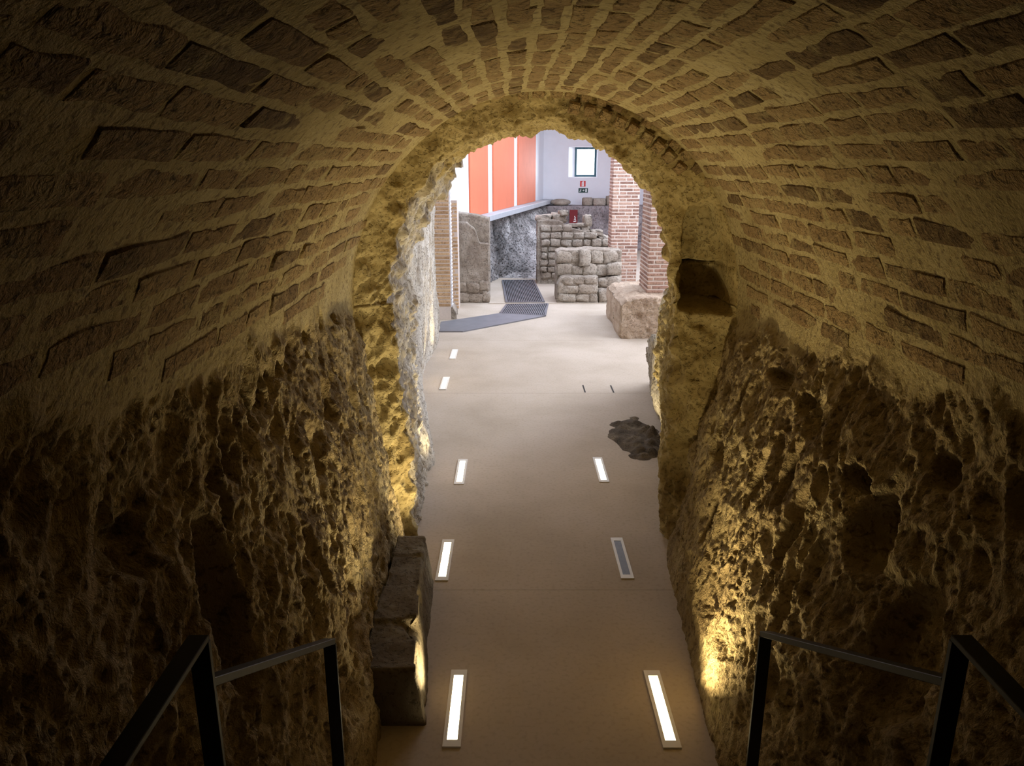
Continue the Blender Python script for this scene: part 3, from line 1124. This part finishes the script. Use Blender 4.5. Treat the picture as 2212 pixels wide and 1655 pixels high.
# near low ruin: big squared stones
low = empty('ruined_wall', (1.35, 14.9, 0))
tag(low, 'low ruined wall of large squared stones in front of the rubble wall', 'wall')
L0 = (1.35, 14.9, 0)
block_wall('core', 0.86, 2.12, 14.98, 15.45, lambda x: float(np.interp(x, [0.86, 0.95, 1.2, 1.45, 2.12], [0.92, 0.97, 0.96, 0.99, 0.96])), M_RUIN, 93, 0.4, 0.025, low, loc=L0)
block_wall('front_step', 0.86, 1.64, 14.62, 15.05, lambda x: float(np.interp(x, [0.86, 0.94, 1.0, 1.64], [0.34, 0.48, 0.50, 0.50])), M_RUIN, 94, 0.4, 0.025, low, loc=L0)
for (x, y, z, w, d, h) in (
        (1.06, 14.62, 0.10, 0.34, .12, .15), (1.36, 14.62, 0.10, 0.26, .12, .15), (1.56, 14.63, 0.09, 0.14, .12, .16),
        (1.12, 14.62, 0.26, 0.30, .12, .13), (1.44, 14.62, 0.27, 0.34, .12, .17), (0.93, 14.64, 0.28, 0.12, .12, .2),
        (1.08, 14.63, 0.42, 0.20, .12, .13), (1.28, 14.63, 0.42, 0.20, .12, .12), (1.50, 14.63, 0.43, 0.22, .12, .13),
        (1.02, 14.97, 0.60, 0.28, .14, .20), (1.27, 14.97, 0.58, 0.20, .14, .16), (1.50, 14.96, 0.60, 0.24, .16, .22), (1.78, 14.97, 0.58, 0.30, .14, .20),
        (1.00, 14.97, 0.83, 0.26, .14, .22), (1.22, 14.98, 0.84, 0.16, .12, .20), (1.41, 14.94, 0.82, 0.22, .22, .32), (1.64, 14.97, 0.83, 0.22, .14, .24), (1.90, 14.97, 0.84, 0.26, .14, .22),
        (1.78, 14.72, 0.13, 0.24, .30, .26), (1.80, 14.85, 0.36, 0.26, .24, .18), (1.98, 14.9, 0.62, 0.24, .20, .22), (1.96, 14.85, 0.32, 0.26, .24, .30)):
    put_stone(low, x - L0[0], y - L0[1] + 0.035, z, w, d, h)

# far rubble wall of many small stones
rub = empty('rubble_wall', (1.4, 17.2, 0))
tag(rub, 'tall ruined rubble wall of small stones with a crumbling sloping top', 'wall')
L1 = (1.4, 17.2, 0)
block_wall('core', 0.55, 2.30, 17.06, 17.7, lambda x: float(np.interp(x, [0.55, 0.9, 1.10, 1.2, 1.4, 1.7, 1.85, 2.1, 2.3], [1.38, 1.40, 1.36, 1.22, 1.20, 1.12, 1.02, 0.85, 0.75])), M_RUIN, 95, 0.45, 0.03, rub, loc=L1)
zrow = 0.12
rr = random.Random(5)
while zrow < 1.30:
    hrow = rr.uniform(0.11, 0.16)
    x = 0.60 + rr.uniform(0, 0.05)
    while x < 2.15:
        w = rr.uniform(0.13, 0.26)
        ztop = float(np.interp(x + w / 2, [0.55, 0.9, 1.10, 1.2, 1.4, 1.7, 1.85, 2.1, 2.3], [1.38, 1.40, 1.36, 1.24, 1.22, 1.14, 1.06, 0.90, 0.75]))
        if zrow + hrow / 2 < ztop and not (x < 1.0 and zrow > 0.35 and rr.random() < 0.2):
            put_stone(rub, x + w / 2 - L1[0], -0.115 + rr.uniform(-.02, .02), zrow + hrow / 2, w * 0.93, 0.16, hrow * rr.uniform(0.85, 0.95))
        x += w + 0.012
    zrow += hrow + 0.008
for (x, z, w, h) in ((0.70, 1.42, 0.34, 0.14), (1.02, 1.42, 0.28, 0.18), (1.12, 1.52, 0.20, 0.14), (1.42, 1.26, 0.34, 0.10), (1.66, 1.36, 0.18, 0.26), (1.62, 1.18, 0.2, 0.16), (1.86, 1.10, 0.26, 0.14), (1.98, 0.98, 0.18, 0.14), (2.12, 0.9, 0.24, 0.24)):
    put_stone(rub, x - L1[0], 0.08, z, w, 0.36, h)

# rock bench below the end wall with loose carved stones standing on it
xs = np.linspace(0.55, 5.4, 170)
zs = np.linspace(-0.03, 1.33, 60)
P = np.zeros((len(xs), 74, 3))
for i, x in enumerate(xs):
    yy = np.concatenate([23.75 + 0.05 * zs, np.linspace(23.82, 24.62, 15)[1:]])
    zz = np.concatenate([zs, np.full(14, 1.33)])
    P[i, :, 0], P[i, :, 1], P[i, :, 2] = x, yy, zz
rel = rock_relief(P * 0.7, 97) * 0.9
fade = np.ones((1, 74))
P[..., 1] -= np.where(np.arange(74)[None] < 60, rel, 0)
P[..., 2] += np.where(np.arange(74)[None] >= 58, rel * 0.25, 0)
M_BENCHROCK = mat_stone('lilac_grey_rock', (0.16, 0.13, 0.13), (0.32, 0.28, 0.28), (0.45, 0.41, 0.41), 1.6, 0.9, 0.03, 0.5)
tag(grid_obj('wall_bench', P, M_BENCHROCK, flip=True), 'grey rock shelf along the foot of the end wall', 'wall', 'structure')


def lathe(name, prof, mat, seg=28, jitter=0.0, seed=1, parent=None, loc=(0, 0, 0)):
    r = np.random.RandomState(seed)
    V, F = [], []
    n = len(prof)
    for i in range(seg):
        a = 2 * math.pi * i / seg
        k = 1 + jitter * (math.sin(3 * a + seed) * 0.6 + r.uniform(-0.4, 0.4))
        for (rad, z) in prof:
            V.append((rad * k * math.cos(a), rad * k * math.sin(a), z))
    for i in range(seg):
        j = (i + 1) % seg
        for q in range(n - 1):
            F.append((i * n + q, j * n + q, j * n + q + 1, i * n + q + 1))
    me = raw_mesh(name, V, F, mat)
    o = bpy.data.objects.new(name, me)
    o.location = loc
    return link(o, parent)


BZ = 1.335
ms = lathe('millstone', [(0.001, 0), (0.20, 0), (0.30, 0.05), (0.31, 0.11), (0.25, 0.16), (0.12, 0.185), (0.001, 0.185)], M_STONE, 32, 0.03, 2, None, (1.48, 24.1, BZ))
tag(ms, 'round flat millstone lying on the rock shelf below the window wall', 'millstone')
ms = lathe('stone_drum', [(0.001, 0), (0.15, 0), (0.165, 0.03), (0.165, 0.20), (0.14, 0.23), (0.001, 0.23)], M_STONE, 28, 0.03, 4, None, (2.30, 24.05, BZ))
tag(ms, 'short round stone drum on the rock shelf beside the square block', 'stone')


def single_stone(name, label, loc, size, seed, cat='stone', mat=M_STONE, cuts=4, corner=0.18):
    me = stone_mesh(name, seed, mat, cuts, 0.06, corner)
    o = bpy.data.objects.new(name, me)
    o.location = loc
    o.scale = size
    link(o)
    return tag(o, label, cat)


single_stone('stone_block', 'squared pale stone block between the round drum and the brick pillar', (2.66, 24.08, BZ + 0.10), (0.38, 0.34, 0.22), 611)
single_stone('stone_fragment', 'upright broken stone fragment half hidden behind the brick pillar', (3.02, 24.1, BZ + 0.13), (0.30, 0.3, 0.30), 612)


# ------------------------------------------------------------------ brick pillars
M_PBRICK = mat_brick('pillar_brick', 'object', (0.20, 0.11, 0.085), (0.36, 0.21, 0.16), (0.44, 0.29, 0.22), 0.4, 0.008, False)
M_PBRICK2 = mat_brick('ochre_pier_brick', 'object', (0.36, 0.22, 0.12), (0.52, 0.33, 0.19), (0.60, 0.42, 0.26), 0.4, 0.008, False)
M_PMORT = mat_plain('pale_pillar_mortar', (0.62, 0.52, 0.46), 0.9, var=0.06, scale=30, bump=0.3)
BM_CACHE = {}


def simple_brick(L, h, mat):
    key = (round(L, 3), round(h, 3), mat.name)
    if key not in BM_CACHE:
        bm = bmesh.new()
        add_box(bm, -L / 2, L / 2, -0.02, 0.02, -h / 2, h / 2)
        bmesh.ops.bevel(bm, geom=list(bm.edges), offset=0.004, segments=1, affect='EDGES')
        me = bpy.data.meshes.new('brick')
        bm.to_mesh(me)
        bm.free()
        me.materials.append(mat)
        BM_CACHE[key] = me
    return BM_CACHE[key]


def brick_face(parent, origin, direction, width, z0, z1, mat, normal, pitch=0.066, h=0.043, long=0.25, short=0.115, joint=0.022, seed=1):
    """courses of alternating stretchers and headers on one face; origin at the lower left corner"""
    rnd = random.Random(seed)
    d = Vector(direction)
    rot = math.atan2(d.y, d.x)
    z = z0 + pitch / 2
    c = 0
    while z + h / 2 < z1:
        x = 0.0
        pat = [long, short] if c % 2 == 0 else [short, long]
        q = 0
        first = rnd.choice((1.0, 0.72, 0.5)) if width > 0.3 else 1.0
        while x < width - 0.04:
            L = min(pat[q % 2] * (first if q == 0 else 1.0), width - x)
            if L > 0.04:
                p = Vector(origin) + d * (x + L / 2) - Vector(normal) * 0.013 + Vector((0, 0, z - origin[2]))
                o = bpy.data.objects.new('brick', simple_brick(round(L, 2), h, mat))
                o.parent = parent
                o.location = p - parent.location
                o.rotation_euler = (0, 0, rot)
                COL.objects.link(o)
            x += L + joint
            q += 1
        z += pitch
        c += 1


def pillar(name, label, x0, x1, y0, y1, z0, z1, mat, side_seed):
    t = empty(name, ((x0 + x1) / 2, (y0 + y1) / 2, z0))
    tag(t, label, 'pillar')
    L = t.location
    box_obj('mortar_core', (x0 - L.x, x1 - L.x, y0 - L.y, y1 - L.y, 0, z1 - z0), M_PMORT, t)
    brick_face(t, (x0, y0, z0), (1, 0, 0), x1 - x0, z0, z1, mat, (0, -1, 0), seed=side_seed)
    return t


pn = pillar('brick_pillar', 'near reddish brick pillar standing on the rubble plinth', 2.14, 2.78, 12.1, 12.85, 0.60, ZC, M_PBRICK, 1)
brick_face(pn, (2.14, 12.85, 0.60), (0, -1, 0), 0.75, 0.60, 3.4, M_PBRICK, (-1, 0, 0), seed=2)
pf = pillar('brick_pillar', 'farther brick pillar rising behind the low ruined wall', 1.99, 2.52, 15.6, 16.1, 0.0, ZC, M_PBRICK, 3)
brick_face(pf, (1.99, 16.1, 0.66), (0, -1, 0), 0.5, 0.66, 3.4, M_PBRICK, (-1, 0, 0), seed=4)

pp = empty('brick_pier', (-1.16, 13.25, 0))
tag(pp, 'slim ochre brick pier with a toothed white edge past the left rock wall', 'pier')
box_obj('mortar_core', (-0.18, 0.115, -0.25, 0.25, 0, 3.6), M_PMORT, pp)
brick_face(pp, (-1.33, 13.0, 0.22), (1, 0, 0), 0.285, 0.22, 2.6, M_PBRICK2, (0, -1, 0), 0.062, 0.046, 0.285, 0.285, 0.01, 5)
# white mortar teeth down its lit edge
tooth = stone_mesh('tooth', 700, M_WHITE, 2, 0.08, 0.3)
z = 0.25
k = 0
while z < 2.6:
    o = bpy.data.objects.new('tooth', tooth)
    o.parent = pp
    o.location = (0.125, -0.21 + 0.01 * (k % 2), z)
    o.scale = (0.045, 0.07, 0.07)
    o.rotation_euler = (0, 0.5, 0)
    COL.objects.link(o)
    z += 0.062
    k += 1
block_wall('footing', -1.36, -0.96, 13.02, 13.5, lambda x: float(np.interp(x, [-1.36, -1.02, -0.96], [0.24, 0.22, 0.1])), M_RUIN, 96, 0.5, 0.02, pp, loc=(-1.16, 13.25, 0))
p2 = pillar('brick_pier', 'second brick pier peeping out behind the slim ochre pier', -1.30, -0.98, 14.0, 14.4, 0.0, 1.95, M_PBRICK2, 8)

# rubble plinth under the near pillar
pl = empty('rubble_plinth', (2.2, 12.2, 0))
tag(pl, 'low rubble plinth carrying the near brick pillar', 'plinth')
block_wall('core', 1.66, 2.95, 11.5, 13.4, lambda x: float(np.interp(x, [1.66, 1.74, 2.0, 2.95], [0.50, 0.58, 0.62, 0.62])), M_PLINTH, 98, 0.85, 0.02, pl, 0.05, loc=(2.2, 12.2, 0))

# ------------------------------------------------------------------ steel gratings let into the hall floor


def clip_line(poly, a, b):
    """part of the segment a-b inside a convex polygon (counter-clockwise)"""
    t0, t1 = 0.0, 1.0
    for i in range(len(poly)):
        p, q = poly[i], poly[(i + 1) % len(poly)]
        nx, ny = -(q[1] - p[1]), q[0] - p[0]
        da = (a[0] - p[0]) * nx + (a[1] - p[1]) * ny
        db = (b[0] - p[0]) * nx + (b[1] - p[1]) * ny
        if da < 0 and db < 0:
            return None
        if da < 0:
            t0 = max(t0, da / (da - db))
        elif db < 0:
            t1 = min(t1, da / (da - db))
    if t0 >= t1:
        return None
    f = lambda t: (a[0] + (b[0] - a[0]) * t, a[1] + (b[1] - a[1]) * t)
    return f(t0), f(t1)


def grating(name, label, poly, pitch, dirv):
    cx = sum(p[0] for p in poly) / len(poly)
    cy = sum(p[1] for p in poly) / len(poly)
    t = empty(name, (cx, cy, 0))
    tag(t, label, 'grating', group='steel floor gratings')
    lp = [(x - cx, y - cy) for x, y in poly]
    bm = bmesh.new()
    for i in range(len(lp)):
        a, b = lp[i], lp[(i + 1) % len(lp)]
        add_bar(bm, (a[0], a[1], 0.012), (b[0], b[1], 0.012), 0.03, 0.024)
    bm_obj('rim', bm, M_GRATE, t)
    bm = bmesh.new()
    prism(bm, lp, 0.0005, 0.002)
    bm_obj('pit', bm, M_RIMSTONE, t)
    bm = bmesh.new()
    d = Vector((dirv[0], dirv[1])).normalized()
    nrm = Vector((-d.y, d.x))
    for k in range(-90, 90):
        c = nrm * (k * pitch)
        s = clip_line(lp, (c.x - d.x * 5, c.y - d.y * 5), (c.x + d.x * 5, c.y + d.y * 5))
        if s:
            add_bar(bm, (s[0][0], s[0][1], 0.012), (s[1][0], s[1][1], 0.012), pitch * 0.55, 0.02)
    o = bm_obj('bars', bm, M_GRATE, t)
    o['kind'] = 'stuff'
    return t


grating('floor_grating', 'long steel floor grating between the masonry stub and the low ruined wall', [(-0.11, 14.62), (0.62, 14.66), (0.49, 17.52), (-0.22, 17.46)], 0.034, (-0.12, 2.85))
grating('floor_grating', 'short slanting steel floor grating joined to the dark plate', [(-0.21, 13.52), (0.58, 13.27), (0.68, 14.46), (-0.10, 14.38)], 0.034, (0.12, 1))
pt = empty('floor_plate', (-0.6, 12.8, 0))
tag(pt, 'dark grey steel plate crossing the floor from the left wall to the grating', 'plate')
bm = bmesh.new()
prism(bm, [(x + 0.6, y - 12.8) for x, y in [(-1.16, 11.97), (-0.78, 11.97), (0.58, 13.25), (-0.21, 13.50), (-1.20, 12.72)]], 0.0, 0.02)
bm_obj('plate', bm, M_PLATE, pt)
bm = bmesh.new()
add_box(bm, -0.45, 1.9, 14.52, 14.58, 0.0, 0.012)
tag(bm_obj('trim_1', bm, M_FLOOR), 'thin threshold strip across the hall floor before the long grating', 'threshold', 'structure')

# ------------------------------------------------------------------ signs and pipe on the end wall
yw = Y1 - 0.012


def plate(bm, x0, x1, z0, z1, y, t=0.004):
    add_box(bm, x0, x1, y - t, y, z0, z1)


sg = empty('fire_sign', (2.195, Y1 - 0.006, 1.96))
tag(sg, 'red and white fire equipment sign below the window', 'sign')
box_obj('board', (-0.085, 0.085, -0.006, 0.006, -0.085, 0.085), M_RED, sg)
bm = bmesh.new()
plate(bm, -0.035, 0.035, -0.075, 0.045, -0.006)
bm_obj('pictogram', bm, M_SIGNW, sg)
bm = bmesh.new()
plate(bm, -0.015, 0.03, 0.05, 0.075, -0.006)
bm_obj('pictogram', bm, M_SIGNW, sg)
bm = bmesh.new()
plate(bm, -0.005, 0.008, -0.06, 0.03, -0.0102, 0.002)
bm_obj('pictogram_detail', bm, M_RED, sg)

sg = empty('exit_sign', (2.21, Y1 - 0.006, 1.76))
tag(sg, 'dark green emergency exit sign with white pictograms under the fire sign', 'sign')
box_obj('board', (-0.145, 0.145, -0.006, 0.006, -0.068, 0.068), M_GREEN, sg)
FIG = [((-0.075, 0.02), (-0.095, -0.02), 0.022, (1, 0, 0.4)), ((-0.095, -0.02), (-0.115, -0.048), 0.012, (1, 0, -0.6)),
       ((-0.095, -0.02), (-0.068, -0.042), 0.012, (0.6, 0, 0.8)), ((-0.110, 0.015), (-0.055, 0.005), 0.010, (0.2, 0, 1)), ((-0.071, 0.028), (-0.071, 0.046), 0.018, (1, 0, 0)),
       ((-0.02, 0.0), (0.03, 0.0), 0.014, (0, 0, 1)), ((0.010, 0.025), (0.032, 0.0), 0.012, (0.7, 0, 0.7)), ((0.010, -0.025), (0.032, 0.0), 0.012, (-0.7, 0, 0.7)),
       ((0.091, -0.05), (0.091, 0.05), 0.042, (1, 0, 0))]
for a_, b_, w_, sd in FIG:                 # running figure, arrow, doorway
    bm = bmesh.new()
    add_bar(bm, (a_[0], -0.008, a_[1]), (b_[0], -0.008, b_[1]), w_, 0.003, sd)
    bm_obj('pictogram', bm, M_SIGNW, sg)

sg = empty('extinguisher_sign', (1.86, 23.70, 1.02))
tag(sg, 'deep red fire sign with white flames on the rock shelf behind the rubble wall', 'sign')
box_obj('board', (-0.12, 0.12, -0.008, 0.03, -0.2, 0.2), M_DKRED, sg)
for a_, b_, w_, sd in (((0.02, -0.09), (0.06, -0.02), 0.03, (1, 0, 0.4)), ((0.06, -0.10), (0.03, 0.02), 0.02, (1, 0, 0.4)), ((0.0, -0.14), (0.08, -0.13), 0.03, (0, 0, 1))):
    bm = bmesh.new()
    add_bar(bm, (a_[0], -0.01, a_[1]), (b_[0], -0.01, b_[1]), w_, 0.003, sd)
    bm_obj('flame', bm, M_SIGNW, sg)

pipe = empty('wall_pipe', (2.71, Y1 - 0.05, 3.18))
tag(pipe, 'thin white pipe slanting down the end wall beside the window', 'pipe')
bm = bmesh.new()
add_bar(bm, (-0.05, 0, 0.04), (0.75, 0, -0.50), 0.05, 0.05)
bmesh.ops.bevel(bm, geom=list(bm.edges), offset=0.012, segments=2, affect='EDGES')
bm_obj('tube', bm, M_PIPE, pipe)
for q in (0.1, 0.6):
    box_obj('clamp', (q - 0.02, q + 0.02, 0.02, 0.055, -q * 0.675 - 0.02, -q * 0.675 + 0.04), M_PIPE, pipe)

# ------------------------------------------------------------------ lamps let into the tunnel floor
BEAM = 118
LAMPS = [(-0.28, 3.225, 'lit', 'glowing recessed floor lamp at the foot of the steps beside the stone bench', -0.24, 0.32, 1.1),
         (-0.455, 4.695, 'lit', 'glowing recessed floor lamp at the far end of the stone bench', -0.12, 0.2, 0.85),
         (-0.445, 6.24, 'lit', 'glowing recessed floor lamp beside the pale passage wall just past the arch', -0.15, 0.0, 0.9),
         (-0.825, 9.03, 'lit', 'small glowing floor lamp by the left rock wall, nearer of the far pair', -0.2, 0.0, 0.6),
         (-0.82, 10.51, 'lit', 'farthest small glowing floor lamp by the left rock wall before the steel plate', -0.2, 0.0, 0.6),
         (0.74, 3.22, 'warm', 'bright yellow glowing floor lamp close under the right rock wall near the handrail', 0.36, 0.26, 1.15),
         (0.75, 4.72, 'off', 'unlit recessed floor lamp with pale frame and grey lens', 0, 0, 0),
         (0.78, 6.285, 'lit', 'glowing recessed floor lamp near the dark rock on the floor', 0.0, -0.12, 1.0)]
for (x, y, state, label, side_t, fore_t, watt) in LAMPS:
    t = empty('floor_lamp', (x, y, 0.0))
    tag(t, label, 'floor lamp', group='recessed lamps along the tunnel floor')
    W, L, w, l, h = 0.0425, 0.28, 0.0245, 0.235, 0.008
    bm = bmesh.new()
    V = []
    for z in (0.0, h):
        V.append([bm.verts.new((x_, y_, z)) for x_, y_ in ((-W, -L), (W, -L), (W, L), (-W, L))])
        V.append([bm.verts.new((x_, y_, z)) for x_, y_ in ((-w, -l), (w, -l), (w, l), (-w, l))])
    ol, il, oh, ih = V
    for i in range(4):
        j = (i + 1) % 4
        for f in ((oh[i], oh[j], ih[j], ih[i]), (ol[j], ol[i], il[i], il[j]), (ol[i], ol[j], oh[j], oh[i]), (il[j], il[i], ih[i], ih[j])):
            bm.faces.new(f)
    bm_obj('rim', bm, M_FRAME, t)
    box_obj('lens', (-w, w, -l, l, 0.0, 0.006), {'lit': M_LAMPN, 'warm': M_LAMPW, 'off': M_GRILLE}[state], t)
    if watt:
        # the lamp's beam: narrow, thrown forward along the tunnel and a little towards its wall
        ld = bpy.data.lights.new('beam', 'AREA')
        ld.shape = 'RECTANGLE'
        ld.size, ld.size_y = 0.045, 0.14
        ld.spread = math.radians(BEAM)
        ld.energy = LAMP_WATT * watt
        ld.color = (1.0, 0.80, 0.42) if state == 'warm' else (1.0, 0.83, 0.48)
        lo = bpy.data.objects.new('beam', ld)
        lo.parent = t
        lo.location = (0, 0, 0.05)
        d_ = Vector((side_t, fore_t, 1)).normalized()
        lo.rotation_euler = d_.to_track_quat('-Z', 'Y').to_euler()
        COL.objects.link(lo)

# dark slots in the floor
for (x, y) in ((0.86, 8.8), (1.195, 8.79)):
    o = box_obj('floor_slot', (-0.008, 0.008, -0.15, 0.15, 0.0, 0.003), M_RIMSTONE)
    o.location = (x, y, 0)
    tag(o, 'thin dark slot in the floor, ' + ('the one nearer the middle' if x < 1 else 'the one nearer the right wall'), 'slot', group='thin dark slots in the floor')

# ------------------------------------------------------------------ stone bench at the left wall
nb_y = np.linspace(3.10, 4.42, 90)
prof_n = 70
P = np.zeros((len(nb_y) + 6, prof_n, 3))
rows = []
for y in nb_y:
    q = np.linspace(0, 1, 24)
    zt = 0.31
    xr = np.interp(y, [3.1, 3.6, 4.42], [-0.40, -0.45, -0.50])
    a = np.stack([np.full(24, xr) - 0.06 * q, np.full(24, y), -0.09 + (zt + 0.09) * q], -1)
    q = np.linspace(0, 1, 24)[1:]
    b = np.stack([xr - 0.06 - (xr - 0.06 + 0.72) * q, np.full(23, y), np.full(23, zt)], -1)
    c = np.stack([np.full(23, -0.72), np.full(23, y), zt - (zt + 0.09) * np.linspace(0, 1, 24)[1:]], -1)
    rows.append(np.concatenate([a, b, c]))
P = np.array(rows)
def shrink(R, f, y):
    E = R.copy()
    m = np.array([-0.58, y, -0.09])
    E = m + (E - m) * np.array([f, 0, f])
    E[:, 1] = y
    return E
P = np.concatenate([np.array([shrink(P[0], 0.0, 3.09), shrink(P[0], 0.5, 3.09), shrink(P[0], 0.97, 3.09)]), P, np.array([shrink(P[-1], 0.97, 4.43), shrink(P[-1], 0.5, 4.43), shrink(P[-1], 0.0, 4.43)])])
N = blur_normals(grid_normals(P), 1)
if N[40, 35, 2] < 0:
    N = -N
edge = np.exp(-((P[..., 0] + 0.50) / 0.05) ** 2 - ((P[..., 2] - 0.31) / 0.06) ** 2)
chip = sstep(0.0, 0.5, vnoise(P * np.array([7, 9, 7]), 77)) * edge * 0.055
band = 0.005 * np.sign(np.sin(P[..., 1] * 9)) * (P[..., 2] > 0.28)
capf = np.ones((P.shape[0], 1, 1))
capf[:3] = 0
capf[-3:] = 0
P = P + N * (rock_relief(P, 78)[..., None] * 0.30 - chip[..., None] + band[..., None]) * capf
bench = grid_obj('stone_bench', P, M_BLOCKY)
tag(bench, 'dark worn stone bench with chipped edge at the foot of the left rock wall', 'bench')

# dark rock breaking through the floor on the right
rk = empty('rock_outcrop', (1.22, 7.15, 0))
tag(rk, 'dark jagged rock breaking through the floor at the right of the passage', 'rock')
u = np.linspace(-1, 1, 70)
U, Vv = np.meshgrid(u, u, indexing='ij')
X = U * 0.31
Yy = Vv * 0.75
P = np.stack([X, Yy, np.zeros_like(X)], -1)
rad = np.sqrt(U ** 2 + Vv ** 2)
W = P + np.array([1.22, 7.15, 0])
f1, f2, rr_ = worley(W * 7.0, 7)
hgt = (0.10 * (1 - sstep(0.45, 1.0, rad + 0.25 * vnoise(W * 4, 8)))) * (0.35 + 1.1 * (1 - sstep(0, 0.7, f1)) * rr_ + 0.4 * fbm(W * 9, 3, 9))
P[..., 2] = hgt - 0.012
grid_obj('rock', P, M_RUBBLE, rk)

# ------------------------------------------------------------------ handrails


def railing(name, label, x1, x2, yb, sgn):
    t = empty(name, (x1, 1.45, 0.68))
    tag(t, label, 'handrail', group='black steel handrails of the steps')
    o = Vector(t.location)
    W, T = 0.045, 0.014

    def bar(nm, a, b, side, w=W, th=T):
        bm = bmesh.new()
        add_bar(bm, Vector(a) - o, Vector(b) - o, w, th, side)
        bmesh.ops.bevel(bm, geom=list(bm.edges), offset=0.0015, segments=1, affect='EDGES')
        return bm_obj(nm, bm, M_STEEL, t)
    bar('landing_rail', (x1, -1.6, 1.608), (x1, 1.452, 1.608), (1, 0, 0))
    posts = [bar('post', (x1, 1.45, 0.68), (x1, 1.45, 1.601), (1, 0, 0)), bar('post', (x1, -1.5, 0.68), (x1, -1.5, 1.601), (1, 0, 0))]
    bar('stair_rail', (x1, 1.457, 1.49), (x2, yb + 0.004, 0.945), (1, 0, 0), 0.040, 0.020)
    posts.append(bar('post', (x2, yb, 0.0), (x2, yb, 0.936), (1, 0, 0)))
    for post, (px, py, pz) in zip(posts, ((x1, 1.43, 0.68), (x1, -1.5, 0.68), (x2, yb + 0.01, 0.0))):
        bm = bmesh.new()
        add_box(bm, px - 0.04 - o.x, px + 0.04 - o.x, py - 0.03 - o.y, py + 0.03 - o.y, pz - o.z, pz + 0.008 - o.z)
        bm_obj('foot_plate', bm, M_STEEL, post)
    return t


railing('handrail', 'black steel handrail beside the left rock wall above the stone bench', -0.68, -0.655, 2.395, 1)
railing('handrail', 'black steel handrail beside the right rock wall above the yellow floor lamp', 0.975, 0.925, 2.44, -1)
